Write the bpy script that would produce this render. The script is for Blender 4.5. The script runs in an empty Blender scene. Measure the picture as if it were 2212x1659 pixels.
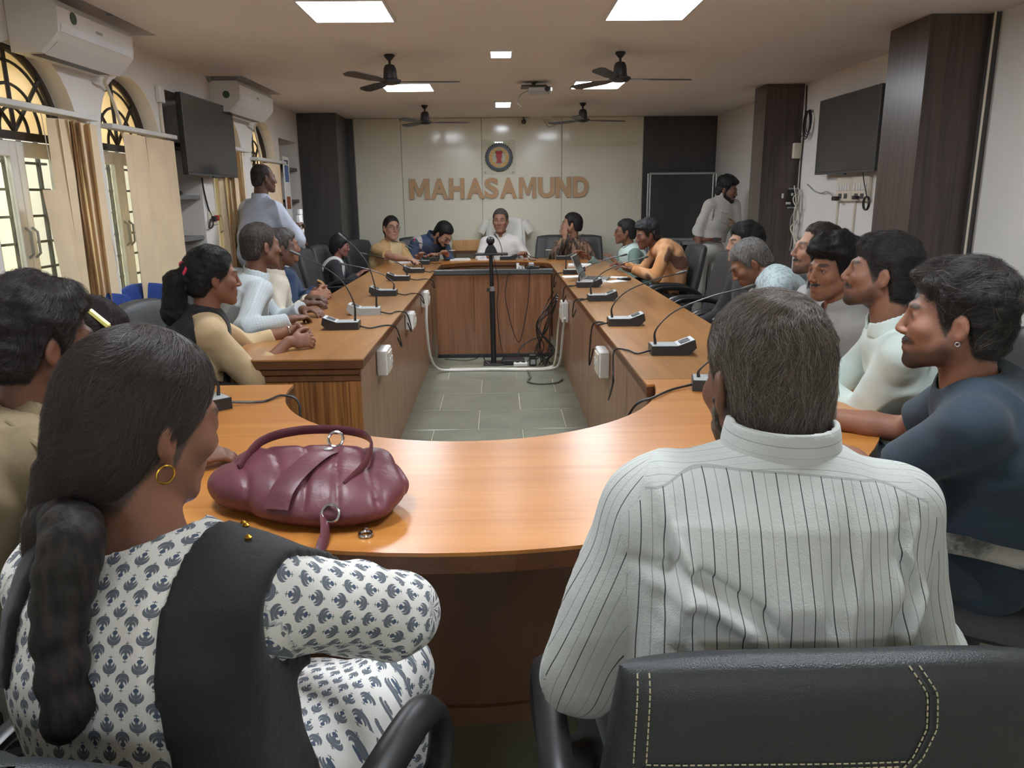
import bpy, bmesh, math, random
import numpy as np
from mathutils import Vector, Matrix
random.seed(7); RNG = np.random.default_rng(11)
SC = bpy.context.scene
COL = SC.collection
PI = math.pi

# ------------------------------------------------------------------ camera
FPX, CXP, CYP = 1660.0, 1106.0, 829.5          # focal length in pixels of the 2212 x 1659 frame
CAM_H, HORIZON, VANISH_X, ROLL = 1.43, 424.0, 1078.0, math.radians(0.6)
_p = math.atan((CYP - HORIZON) / FPX)
_y = math.atan((CXP - VANISH_X) / FPX * math.cos(_p))
C_F = np.array([math.sin(_y) * math.cos(_p), math.cos(_y) * math.cos(_p), -math.sin(_p)])
_R0 = np.array([math.cos(_y), -math.sin(_y), 0.0]); _U0 = np.cross(_R0, C_F)
C_R = math.cos(ROLL) * _R0 - math.sin(ROLL) * _U0
C_U = math.cos(ROLL) * _U0 + math.sin(ROLL) * _R0
C_O = np.array([0.0, 0.0, CAM_H])
cam_data = bpy.data.cameras.new('camera'); cam = bpy.data.objects.new('camera', cam_data); COL.objects.link(cam)
cam_data.sensor_fit = 'HORIZONTAL'; cam_data.sensor_width = 36.0; cam_data.lens = FPX / 2212.0 * 36.0
cam_data.clip_start = 0.05; cam_data.clip_end = 60
cam.matrix_world = Matrix(((C_R[0], C_U[0], -C_F[0], 0), (C_R[1], C_U[1], -C_F[1], 0), (C_R[2], C_U[2], -C_F[2], CAM_H), (0, 0, 0, 1)))
SC.camera = cam

def _ray(px, py): return C_F + C_R * (px - CXP) / FPX - C_U * (py - CYP) / FPX
def atz(px, py, z): d = _ray(px, py); return C_O + d * (z - CAM_H) / d[2]     # point of a horizontal plane
def aty(px, py, Y): d = _ray(px, py); return C_O + d * Y / d[1]               # point of a plane facing the room's length
def atx(px, py, X): d = _ray(px, py); return C_O + d * X / d[0]               # point of a side wall plane

# ------------------------------------------------------------------ world, exposure
w = bpy.data.worlds.new('world'); SC.world = w; w.use_nodes = True
w.node_tree.nodes['Background'].inputs[0].default_value = (0.62, 0.66, 0.75, 1)
w.node_tree.nodes['Background'].inputs[1].default_value = 0.35
SC.view_settings.view_transform = 'Standard'; SC.view_settings.look = 'None'
SC.view_settings.gamma = 1.0; SC.view_settings.use_curve_mapping = False
SC.view_settings.exposure = 1.05
PANEL_EMIT = 24.0          # LED ceiling panels
SC.cycles.use_denoising = True
SC.cycles.max_bounces = 9; SC.cycles.diffuse_bounces = 7; SC.cycles.glossy_bounces = 3
SC.cycles.transmission_bounces = 5; SC.cycles.transparent_max_bounces = 6
SC.cycles.caustics_reflective = False; SC.cycles.caustics_refractive = False
SC.cycles.sample_clamp_indirect = 4.0

# room
XL, XR, YF, YB, HC = -2.1, 2.53, -2.6, 9.2, 2.3
# ------------------------------------------------------------------ helpers: objects
def lin(c):
    r = []
    for v in c[:3]:
        v = v / 255.0
        r.append(v / 12.92 if v <= 0.04045 else ((v + 0.055) / 1.055) ** 2.4)
    return (r[0], r[1], r[2], 1.0)

def thing(name, label, cat, loc=(0, 0, 0), rotz=0.0, group=None):
    o = bpy.data.objects.new(name, None); COL.objects.link(o)
    o.empty_display_size = 0.1; o.location = [float(v) for v in loc]; o.rotation_euler = (0, 0, rotz)
    o['label'] = label; o['category'] = cat
    if group: o['group'] = group
    return o

def tag(o, label, cat, group=None):
    o['label'] = label; o['category'] = cat
    if group: o['group'] = group
    return o

def structure(o): o['kind'] = 'structure'; return o

def fastmesh(name, V, Fq, smooth=True):
    """mesh from numpy arrays: V (n,3), Fq (m,4) or (m,3)"""
    me = bpy.data.meshes.new(name)
    V = np.asarray(V, np.float32); Fq = np.asarray(Fq, np.int32)
    n, k = Fq.shape
    me.vertices.add(len(V)); me.vertices.foreach_set('co', V.ravel())
    me.loops.add(n * k); me.loops.foreach_set('vertex_index', Fq.ravel())
    me.polygons.add(n); me.polygons.foreach_set('loop_start', np.arange(n, dtype=np.int32) * k)
    me.update(calc_edges=True)
    if smooth: me.polygons.foreach_set('use_smooth', np.ones(n, bool))
    return me

class Geo:
    """collects simple solids, then links them as one mesh object"""
    def __init__(s): s.v = []; s.f = []
    def add(s, vs, fs):
        b = len(s.v); s.v += [tuple(float(c) for c in v) for v in vs]; s.f += [[i + b for i in f] for f in fs]; return s
    def box(s, x0, x1, y0, y1, z0, z1, b=0.0, M=None):
        if b <= 0:
            vs = [(x, y, z) for x in (x0, x1) for y in (y0, y1) for z in (z0, z1)]
            fs = [(0, 1, 3, 2), (4, 6, 7, 5), (0, 4, 5, 1), (2, 3, 7, 6), (0, 2, 6, 4), (1, 5, 7, 3)]
        else:
            b = min(b, (x1 - x0) * .49, (y1 - y0) * .49, (z1 - z0) * .49)
            X, Y, Z = (x0, x1), (y0, y1), (z0, z1); vs = []; idx = {}
            for i in (0, 1):
                for j in (0, 1):
                    for k in (0, 1):
                        sx, sy, sz = (b, -b)[i], (b, -b)[j], (b, -b)[k]
                        for a, p in (('x', (X[i], Y[j] + sy, Z[k] + sz)), ('y', (X[i] + sx, Y[j], Z[k] + sz)), ('z', (X[i] + sx, Y[j] + sy, Z[k]))):
                            idx[(i, j, k, a)] = len(vs); vs.append(p)
            g = lambda i, j, k, a: idx[(i, j, k, a)]
            fs = []
            for i in (0, 1):
                q = [g(i, 0, 0, 'x'), g(i, 1, 0, 'x'), g(i, 1, 1, 'x'), g(i, 0, 1, 'x')]; fs.append(q if i else q[::-1])
                q = [g(0, i, 0, 'y'), g(1, i, 0, 'y'), g(1, i, 1, 'y'), g(0, i, 1, 'y')]; fs.append(q[::-1] if i else q)
                q = [g(0, 0, i, 'z'), g(1, 0, i, 'z'), g(1, 1, i, 'z'), g(0, 1, i, 'z')]; fs.append(q if i else q[::-1])
            for i in (0, 1):
                for j in (0, 1):
                    fs.append([g(i, j, 0, 'x'), g(i, j, 1, 'x'), g(i, j, 1, 'y'), g(i, j, 0, 'y')])
                    fs.append([g(i, 0, j, 'x'), g(i, 1, j, 'x'), g(i, 1, j, 'z'), g(i, 0, j, 'z')])
                    fs.append([g(0, i, j, 'y'), g(1, i, j, 'y'), g(1, i, j, 'z'), g(0, i, j, 'z')])
            for i in (0, 1):
                for j in (0, 1):
                    for k in (0, 1): fs.append([g(i, j, k, 'x'), g(i, j, k, 'y'), g(i, j, k, 'z')])
        if M is not None: vs = [tuple(M @ Vector(v)) for v in vs]
        return s.add(vs, fs)
    def tube(s, pts, r, n=8, ry=None, up=None, caps=True, closed=False):
        """sweep of an ellipse along points; r may be a list"""
        P = [Vector(p) for p in pts]; m = len(P); rs = r if hasattr(r, '__len__') else [r] * m
        rys = (ry if hasattr(ry, '__len__') else [ry] * m) if ry is not None else rs
        T = []
        for i in range(m):
            a = P[(i - 1) % m] if (closed or i > 0) else P[i]; b = P[(i + 1) % m] if (closed or i < m - 1) else P[i]
            t = b - a; T.append(t.normalized() if t.length > 1e-9 else Vector((0, 0, 1)))
        u = Vector(up) if up is not None else (Vector((0, 0, 1)) if abs(T[0].z) < .9 else Vector((1, 0, 0)))
        vs = []; fs = []
        for i in range(m):
            u = u - T[i] * u.dot(T[i])
            u = u.normalized() if u.length > 1e-6 else T[i].orthogonal().normalized()
            w_ = T[i].cross(u)
            for k in range(n):
                a = 2 * PI * k / n
                vs.append(P[i] + w_ * (math.cos(a) * rs[i]) + u * (math.sin(a) * rys[i]))
        for i in range(m if closed else m - 1):
            j = (i + 1) % m
            for k in range(n): fs.append([i * n + k, i * n + (k + 1) % n, j * n + (k + 1) % n, j * n + k])
        if caps and not closed: fs.append(list(range(n))[::-1]); fs.append([(m - 1) * n + k for k in range(n)])
        return s.add(vs, fs)
    def lathe(s, prof, c=(0, 0, 0), n=20, M=None):
        """profile of (radius, z) turned about the vertical through c"""
        vs = []; fs = []
        for (r, z) in prof:
            for k in range(n):
                a = 2 * PI * k / n; vs.append(Vector((r * math.cos(a), r * math.sin(a), z)))
        for i in range(len(prof) - 1):
            for k in range(n): fs.append([i * n + k, i * n + (k + 1) % n, (i + 1) * n + (k + 1) % n, (i + 1) * n + k])
        fs.append(list(range(n))[::-1]); fs.append([(len(prof) - 1) * n + k for k in range(n)])
        vs = [(M @ v if M is not None else v) + Vector(c) for v in vs]
        return s.add(vs, fs)
    def prism(s, poly, h0, h1, axis='z'):
        """polygon (list of 2-D points, counter-clockwise) extruded along an axis"""
        n = len(poly)
        def q(a, b, h): return (a, b, h) if axis == 'z' else ((a, h, b) if axis == 'y' else (h, a, b))
        vs = [q(a, b, h0) for a, b in poly] + [q(a, b, h1) for a, b in poly]
        fs = [list(range(n))[::-1], [n + i for i in range(n)]] + [[i, (i + 1) % n, n + (i + 1) % n, n + i] for i in range(n)]
        return s.add(vs, fs)
    def strip(s, A, B):
        """quads between two point rows"""
        n = len(A); return s.add(list(A) + list(B), [[i, i + 1, n + i + 1, n + i] for i in range(n - 1)])
    def obj(s, name, m, parent=None, smooth=False, loc=None, fix=True):
        me = bpy.data.meshes.new(name); me.from_pydata(s.v, [], s.f); me.update()
        if fix:
            bm = bmesh.new(); bm.from_mesh(me); bmesh.ops.recalc_face_normals(bm, faces=bm.faces); bm.to_mesh(me); bm.free()
        return link(name, me, m, parent, smooth, loc)

def link(name, me, m, parent=None, smooth=False, loc=None):
    o = bpy.data.objects.new(name, me); COL.objects.link(o)
    if m is not None: me.materials.append(m)
    if parent is not None: o.parent = parent
    if loc is not None: o.location = [float(v) for v in loc]
    if smooth:
        me.polygons.foreach_set('use_smooth', np.ones(len(me.polygons), bool))
        try: me.set_sharp_from_angle(angle=math.radians(40))
        except Exception: pass
    return o

def dup(root, loc=None, rotz=None, label=None, group=None):
    r = root.copy(); COL.objects.link(r)
    if loc is not None: r.location = [float(v) for v in loc]
    if rotz is not None: r.rotation_euler = (0, 0, rotz)
    if label: r['label'] = label
    if group: r['group'] = group
    for ch in list(root.children):
        c = ch.copy(); COL.objects.link(c); c.parent = r
        for g in list(ch.children):
            d = g.copy(); COL.objects.link(d); d.parent = c
    return r

def spline(pts, n=24):
    """Catmull-Rom through points"""
    P = [np.array(p, float) for p in pts]; P = [2 * P[0] - P[1]] + P + [2 * P[-1] - P[-2]]
    out = []; segs = len(P) - 3
    for i in range(segs):
        p0, p1, p2, p3 = P[i:i + 4]; m = max(2, n // segs)
        for k in range(m):
            t = k / m
            out.append(.5 * ((2 * p1) + (-p0 + p2) * t + (2 * p0 - 5 * p1 + 4 * p2 - p3) * t * t + (-p0 + 3 * p1 - 3 * p2 + p3) * t ** 3))
    out.append(P[-2]); return out

# ------------------------------------------------------------------ helpers: materials
class Nt:
    def __init__(s, name):
        s.m = bpy.data.materials.new(name); s.m.use_nodes = True; s.t = s.m.node_tree
        s.b = s.t.nodes['Principled BSDF']
    def n(s, typ, **kw):
        x = s.t.nodes.new(typ)
        for k, v in kw.items(): setattr(x, k, v)
        return x
    def put(s, sock, v):
        if hasattr(v, 'is_linked') or hasattr(v, 'links'): s.t.links.new(v, sock)
        else: sock.default_value = v
    def f(s, op, a, b=0.0, c=None):
        x = s.n('ShaderNodeMath', operation=op); s.put(x.inputs[0], a); s.put(x.inputs[1], b)
        if c is not None: s.put(x.inputs[2], c)
        return x.outputs[0]
    def mix(s, fac, a, b, blend='MIX'):
        x = s.n('ShaderNodeMix', data_type='RGBA', blend_type=blend)
        s.put(x.inputs[0], fac); s.put(x.inputs[6], a); s.put(x.inputs[7], b); return x.outputs[2]
    def coord(s, kind='Object'): return s.n('ShaderNodeTexCoord').outputs[kind]
    def attr(s, name, out='Vector'): return s.n('ShaderNodeAttribute', attribute_name=name).outputs[out]
    def mapping(s, vec, scale=(1, 1, 1), rot=(0, 0, 0)):
        x = s.n('ShaderNodeMapping'); s.put(x.inputs[0], vec); x.inputs['Scale'].default_value = scale; x.inputs['Rotation'].default_value = rot
        return x.outputs[0]
    def noise(s, vec, scale, detail=3.0, rough=.55, dist=0.0):
        x = s.n('ShaderNodeTexNoise'); s.put(x.inputs['Vector'], vec); x.inputs['Scale'].default_value = scale
        x.inputs['Detail'].default_value = detail; x.inputs['Roughness'].default_value = rough; x.inputs['Distortion'].default_value = dist
        return x.outputs[0]
    def vor(s, vec, scale, out='Distance', feature='F1'):
        x = s.n('ShaderNodeTexVoronoi', feature=feature); s.put(x.inputs['Vector'], vec); x.inputs['Scale'].default_value = scale
        return x.outputs[out]
    def ramp(s, fac, stops):
        x = s.n('ShaderNodeValToRGB'); e = x.color_ramp.elements
        while len(e) < len(stops): e.new(0.5)
        for i, (p, c) in enumerate(stops): e[i].position = p; e[i].color = c
        s.put(x.inputs[0], fac); return x.outputs[0]
    def sep(s, vec): x = s.n('ShaderNodeSeparateXYZ'); s.put(x.inputs[0], vec); return x.outputs
    def bump(s, h, strength=.3, dist=.01):
        x = s.n('ShaderNodeBump'); x.inputs['Strength'].default_value = strength; x.inputs['Distance'].default_value = dist
        s.put(x.inputs['Height'], h); s.t.links.new(x.outputs[0], s.b.inputs['Normal'])
    def out(s, col=None, rough=.5, metal=0.0, spec=.5, coat=0.0, coat_rough=.1):
        if col is not None: s.put(s.b.inputs['Base Color'], col)
        s.put(s.b.inputs['Roughness'], rough); s.b.inputs['Metallic'].default_value = metal
        s.b.inputs['Specular IOR Level'].default_value = spec; s.b.inputs['Coat Weight'].default_value = coat; s.b.inputs['Coat Roughness'].default_value = coat_rough
        return s.m

def plain(name, c, rough=.5, metal=0.0, spec=.5, var=.08, scale=6.0, bump=0.0, bscale=60.0, coat=0.0):
    t = Nt(name); v = t.coord(); L = lin(c)
    nz = t.noise(v, scale, 4)
    lo = tuple(x * (1 - var) for x in L[:3]) + (1,); hi = tuple(min(1, x * (1 + var)) for x in L[:3]) + (1,)
    col = t.ramp(nz, [(.3, lo), (.7, hi)])
    if bump: t.bump(t.noise(v, bscale, 3), bump, .004)
    return t.out(col, rough, metal, spec, coat)

def wood(name, light, dark, axis='z', stretch=28.0, rough=.35, spec=.5, coat=0.0, contrast=.5, coarse=1.0, fine=.25):
    """laminate / veneer with grain along an axis of the object"""
    t = Nt(name); v = t.coord(); sc = [stretch] * 3; sc['xyz'.index(axis)] = 1.3
    a = t.noise(t.mapping(v, tuple(x * coarse for x in sc)), 1.0, 5, .6, .6)
    sc2 = [stretch * 5] * 3; sc2['xyz'.index(axis)] = 3.0
    b = t.noise(t.mapping(v, tuple(sc2)), 1.0, 2, .5)
    g = t.f('ADD', t.f('MULTIPLY', a, 1 - fine), t.f('MULTIPLY', b, fine))
    lo = .5 - .5 * (1 - contrast) * .5 - .06; hi = .5 + .12
    col = t.ramp(g, [(lo, lin(dark)), (hi, lin(light))])
    big = t.noise(v, 1.7, 2)
    col = t.mix(t.f('MULTIPLY', big, .25), col, lin(dark))
    return t.out(col, rough, 0, spec, coat, .22)

def emit(name, c, strength):
    t = Nt(name); t.b.inputs['Base Color'].default_value = lin(c); t.b.inputs['Emission Color'].default_value = lin(c)
    t.b.inputs['Emission Strength'].default_value = strength; return t.m

def glass(name, c=(235, 240, 238), rough=.02, alpha=.25):
    t = Nt(name); tr = t.n('ShaderNodeBsdfTransparent'); gl = t.n('ShaderNodeBsdfGlossy'); gl.inputs['Roughness'].default_value = rough
    tr.inputs[0].default_value = lin(c); mx = t.n('ShaderNodeMixShader'); fr = t.n('ShaderNodeFresnel'); fr.inputs[0].default_value = 1.45
    bf = t.n('ShaderNodeNewGeometry').outputs['Backfacing']; t.t.links.new(t.f('MULTIPLY', t.f('ADD', fr.outputs[0], alpha * .1), t.f('SUBTRACT', 1.0, bf)), mx.inputs[0]); t.t.links.new(tr.outputs[0], mx.inputs[1]); t.t.links.new(gl.outputs[0], mx.inputs[2])
    t.t.links.new(mx.outputs[0], t.t.nodes['Material Output'].inputs[0]); return t.m

M = {}
M['wall'] = plain('painted wall', (224, 220, 215), .6, var=.04, scale=2.5, bump=.05, bscale=90)
M['ceiling'] = plain('ceiling paint', (234, 227, 221), .75, var=.03, scale=1.2)
M['white'] = plain('white plastic', (222, 220, 215), .35, var=.03)
M['ivory'] = plain('ivory plastic', (214, 204, 186), .4, var=.04)
M['black'] = plain('black plastic', (38, 38, 39), .38, var=.1)
M['blackmatt'] = plain('matt black', (40, 40, 41), .6, var=.1)
M['iron'] = plain('black painted iron', (44, 38, 35), .5, var=.1)
M['screen'] = plain('dark screen', (62, 62, 63), .22, spec=.5, var=.02)
M['chrome'] = plain('chrome', (200, 200, 200), .15, 1.0, var=.02)
M['silver'] = plain('brushed aluminium', (176, 176, 176), .35, .7, var=.04)
M['grey'] = plain('grey plastic', (150, 152, 150), .4, var=.05)
M['greydark'] = plain('dark grey', (72, 74, 74), .45, var=.06)
M['veneer'] = wood('dark wenge veneer', (92, 78, 71), (58, 50, 47), 'z', 34, .3, .55, contrast=.5)
M['veneer2'] = wood('dark grey veneer', (74, 72, 72), (60, 59, 59), 'z', 20, .35, .5)
M['top'] = wood('varnished table top', (196, 134, 68), (170, 106, 46), 'x', 16, .33, .5, .25, contrast=.4)
M['top_y'] = wood('varnished table top long', (174, 126, 76), (140, 96, 54), 'y', 16, .30, .5, .2, contrast=.55)
M['edge'] = wood('table edge', (112, 72, 44), (84, 52, 32), 'y', 20, .35)
M['panel'] = wood('table front laminate', (170, 132, 104), (132, 97, 72), 'z', 22, .35, .5, contrast=.6)
M['board'] = wood('varnished well board', (160, 112, 82), (124, 82, 58), 'z', 20, .2, .5, .3, contrast=.6)
M['panel_strip'] = wood('striped end panel', (178, 122, 68), (100, 62, 34), 'z', 58, .4, .4, contrast=.8, fine=.15)
M['panel_dark'] = wood('dark apron laminate', (120, 78, 50), (86, 54, 34), 'z', 22, .4)  # darker laminate for dividers, moulding and head table front
M['lightwood'] = wood('light beech', (206, 160, 104), (186, 136, 82), 'z', 14, .4)
M['leather'] = plain('black leather', (42, 45, 46), .36, var=.08, bump=.3, bscale=520)
M['leather2'] = plain('grey black leatherette', (62, 63, 64), .42, var=.06, bump=.2, bscale=300)
M['blue'] = plain('blue upholstery', (38, 66, 138), .85, var=.1, scale=40, bump=.2, bscale=400)
M['cream'] = plain('cream glossy panel', (224, 220, 200), .12, var=.02, scale=1.5)
M['gold'] = plain('gold', (214, 168, 70), .25, 1.0)
M['brass'] = plain('bronze letter', (188, 150, 108), .4, var=.05)
M['brass_side'] = plain('letter side', (96, 66, 44), .5)
M['paper'] = plain('paper', (236, 236, 234), .7, var=.02)
# ------------------------------------------------------------------ room shell
WT = 0.3
def rectwall(g, y0, y1, z0, z1): g.box(XL - WT, XL, y0, y1, z0, z1)
WINS = [(3.72, .385), (4.70, .375), (6.30, .36), (7.28, .375)]
SILL, SPR = 0.55, 1.74
NICHES = [(5.14, 5.68, 2.11), (7.79, 8.50, 2.0)]
NICHE_D = 0.27
g = Geo()
cuts = sorted([(a - h, a + h, 'w', a, h) for a, h in WINS] + [(a, b, 'n', zt, 0) for a, b, zt in NICHES])
y = YF
for (a, b, kind, c, h) in cuts:
    rectwall(g, y, a, 0, HC + .3); y = b
    if kind == 'w':
        g.box(XL - WT, XL, a, b, 0, SILL)
        N = 20; arc = [(c - h * math.cos(PI * i / N), SPR + h * math.sin(PI * i / N)) for i in range(N + 1)]
        for X in (XL, XL - WT):
            g.strip([(X, yy, zz) for yy, zz in arc], [(X, yy, HC + .3) for yy, zz in arc])
        g.strip([(XL, yy, zz) for yy, zz in arc], [(XL - WT, yy, zz) for yy, zz in arc])
    else:
        g.box(XL - WT, XL - NICHE_D, a, b, 0, HC + .3); g.box(XL - NICHE_D, XL, a, b, c, HC + .3)
rectwall(g, y, YB, 0, HC + .3)
wall_left = structure(g.obj('wall_left', M['wall']))
# shelves of the two recesses
sh_m = plain('grey painted shelf', (112, 110, 108), .6)
for (a, b, zt), zs in zip(NICHES, [(.55, 1.18, 1.46, 1.80), (.60, 1.16, 1.42, 1.74)]):
    for zz in zs:
        Geo().box(XL - NICHE_D + .002, XL - .015, a + .002, b - .002, zz - .03, zz, .003).obj('shelf', sh_m, wall_left)

g = Geo(); g.box(XR, XR + .2, YF, YB, 0, HC); wall_right = structure(g.obj('wall_right', M['wall']))
g = Geo(); g.box(XL - WT, XR + .2, YB, YB + .2, 0, HC); wall_back = structure(g.obj('wall_back', M['wall']))
g = Geo(); g.box(XL - WT, XR + .2, YF - .2, YF, 0, HC); wall_front = structure(g.obj('wall_front', M['wall']))
# ceiling with open slots over the two air conditioners
SLOT = [(3.45, 4.55), (6.0, 7.05)]
g = Geo(); g.box(-1.84, XR + .2, YF, YB, HC, HC + .1)
yy = YF
for a, b in SLOT: g.box(XL, -1.84, yy, a, HC, HC + .1); yy = b
g.box(XL, -1.84, yy, YB, HC, HC + .1)
g.box(XL - WT, XR + .2, YF, YB, HC + .32, HC + .36)
ceiling = structure(g.obj('ceiling', M['ceiling']))
# floor of Kota stone slabs
g = Geo(); g.box(XL - WT, XR + .2, YF, YB, -.08, -.006)
floor = structure(g.obj('floor', plain('pale grout', (168, 164, 140), .7)))
t = Nt('kota stone'); v = t.coord('Object'); rnd = t.n('ShaderNodeObjectInfo').outputs['Random']
nz = t.noise(t.n('ShaderNodeNewGeometry').outputs['Position'], 5, 5, .6)
c0 = t.ramp(nz, [(.3, lin((112, 116, 100))), (.7, lin((140, 142, 124)))])
kota = t.out(t.mix(t.f('MULTIPLY', rnd, .35), c0, lin((108, 106, 92))), .28, 0, .5)
tile_me = {}
def tile(x0, x1, y0, y1):
    key = (round(x1 - x0, 3), round(y1 - y0, 3))
    if key not in tile_me:
        q = Geo(); q.box(0, x1 - x0, 0, y1 - y0, -.006, 0, .003)
        me = bpy.data.meshes.new('tile'); me.from_pydata(q.v, [], q.f); me.update(); me.materials.append(kota); tile_me[key] = me
    link('tile', tile_me[key], None, floor, loc=(x0, y0, 0))
ty = -.4; row = 0; TW, TD, GR = .56, .46, .008
while ty < YB:
    x = XL - (row % 2) * TW * .5
    while x < XR:
        a, b = max(x, XL), min(x + TW, XR)
        if b - a > .05: tile(a + GR / 2, b - GR / 2, ty + GR / 2, min(ty + TD, YB) - GR / 2)
        x += TW
    ty += TD; row += 1

# back wall panelling
for x0, x1 in ((-1.62, -1.087), (-1.087, -.169), (-.169, .75), (.75, 1.686)):
    Geo().box(x0 + .003, x1 - .003, YB - .02, YB - .001, 0, HC - .004, .004).obj('panel', M['cream'], wall_back)
Geo().box(-1.86, -1.625, YB - .015, YB - .001, 0, HC - .004).obj('panel', M['veneer2'], wall_back)
Geo().box(1.69, XR - .002, YB - .015, YB - .001, 0, HC - .004).obj('panel', M['veneer2'], wall_back)
# columns clad in dark veneer
def column(name, x0, x1, y0, y1, m1):
    g = Geo(); g.box(x0, x1, y0, y1, 0, HC - .002); o = structure(g.obj(name, m1)); return o
column('pillar_left', XL + .001, -1.69, 8.55, YB - .03, M['veneer2'])
column('pillar_right', 2.215, XR - .001, 6.63, 6.92, M['veneer'])
pn = column('pillar_right.001', 2.195, XR - .001, 4.15, 4.56, M['veneer'])
Geo().box(XR - .035, XR - .002, 4.11, 4.149, 0, HC - .003).obj('trim', M['veneer2'], pn)
Geo().tube([(2.488, 4.10, .0), (2.490, 4.10, HC)], .006, 6).obj('conduit', M['ivory'], pn)

# windows in the left wall
frost = Nt('yellowed frosted pane'); vv = frost.coord()
fc = frost.ramp(frost.noise(vv, 4, 4), [(.3, lin((226, 214, 188))), (.7, lin((238, 228, 206)))])
d_ = frost.n('ShaderNodeBsdfDiffuse'); tr_ = frost.n('ShaderNodeBsdfTranslucent'); mx_ = frost.n('ShaderNodeMixShader'); mx_.inputs[0].default_value = .6
frost.t.links.new(fc, d_.inputs[0]); frost.t.links.new(fc, tr_.inputs[0]); frost.t.links.new(d_.outputs[0], mx_.inputs[1]); frost.t.links.new(tr_.outputs[0], mx_.inputs[2])
frost.t.links.new(mx_.outputs[0], frost.t.nodes['Material Output'].inputs[0]); M['frost'] = frost.m
M['glass'] = glass('window glass')
for wi, (c, h) in enumerate(WINS):
    X = XL - .10
    o = bpy.data.objects.new('window_%d' % (wi + 1), None); COL.objects.link(o); o.location = (X, c, SILL); structure(o)
    L = lambda x, y, z: (x, y - c, z - SILL)
    hi = h - .004; N = 24
    arc = lambda r, x=0, n=N: [L(x, c - r * math.cos(PI * i / n), SPR + r * math.sin(PI * i / n)) for i in range(n + 1)]
    g = Geo(); g.tube(arc(hi - .016), .016, 8, ry=.02, up=(1, 0, 0)); g.box(-.02, .02, -hi, -hi + .035, 0, SPR - SILL); g.box(-.02, .02, hi - .035, hi, 0, SPR - SILL)
    g.box(-.02, .02, -hi + .03, hi - .03, SPR - SILL - .035, SPR - SILL); g.obj('frame', M['iron'], o)
    for r in (.80, .54, .28): Geo().tube(arc(h * r, .004), .0075, 6).obj('arc_bar', M['iron'], o)
    for a in (45, 90, 135):
        a = math.radians(a); r = h * .93
        Geo().tube([L(.004, c, SPR), L(.004, c + r * math.cos(a), SPR + r * math.sin(a))], .010, 6).obj('spoke_bar', M['iron'], o)
    Geo().prism([(-(hi - .02) * math.cos(PI * i / N), SPR - SILL + (hi - .02) * math.sin(PI * i / N)) for i in range(N + 1)], -.022, -.014, 'x').obj('arch_pane', M['frost'], o)
    # casement: white sashes with panes, bars behind
    wdt = hi - .035
    for s in (-1, 1):
        y0, y1 = (-wdt, -.003) if s < 0 else (.003, wdt)
        q = Geo(); z1 = SPR - SILL - .04
        q.box(-.03, .0, y0, y0 + .05, 0.005, z1, .003); q.box(-.03, .0, y1 - .05, y1, 0.005, z1, .003)
        q.box(-.03, .0, y0 + .05, y1 - .05, z1 - .07, z1, .003); q.box(-.03, .0, y0 + .05, y1 - .05, 0.005, .09, .003)
        sash = q.obj('sash', M['white'], o)
        Geo().box(-.018, -.014, y0 + .05, y1 - .05, .09, z1 - .07).obj('pane', M['glass'], sash)
        yh = y1 - .025 if s < 0 else y0 + .025; Geo().tube([(.0, yh, .62), (.022, yh, .64), (.022, yh, .74), (.0, yh, .76)], .006, 6).obj('handle', M['grey'], sash)
    for k in range(5):
        yy = -wdt + .07 + k * (2 * wdt - .14) / 4
        Geo().box(-.075, -.06, yy - .009, yy + .009, 0, SPR - SILL).obj('grill_bar', M['greydark'], o)
    for k in range(9):
        zz = .06 + k * .125; Geo().box(-.078, -.063, -wdt, wdt, zz - .006, zz + .006).obj('grill_bar', M['greydark'], o)
# veranda outside the windows
g = Geo(); g.box(-4.2, -4.1, -1, 11, -.1, 3.0); g.box(-4.1, XL - WT, -1, 11, -.12, -.08); g.box(-4.1, XL - WT - .001, -1, 11, 2.9, 3.0)
structure(g.obj('wall_veranda', plain('veranda limewash', (226, 220, 196), .7)))
for yv in (3.2, 5.2, 7.4):
    ld = bpy.data.lights.new('added_backlight', 'AREA'); ld.shape = 'RECTANGLE'; ld.size = 1.2; ld.size_y = .12; ld.energy = 42; ld.color = (1, .97, .93)  # added area light, out of view, to backlight the window panes
    lo = bpy.data.objects.new('added_backlight', ld); COL.objects.link(lo); lo.location = (-3.3, yv, 2.8)

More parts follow.
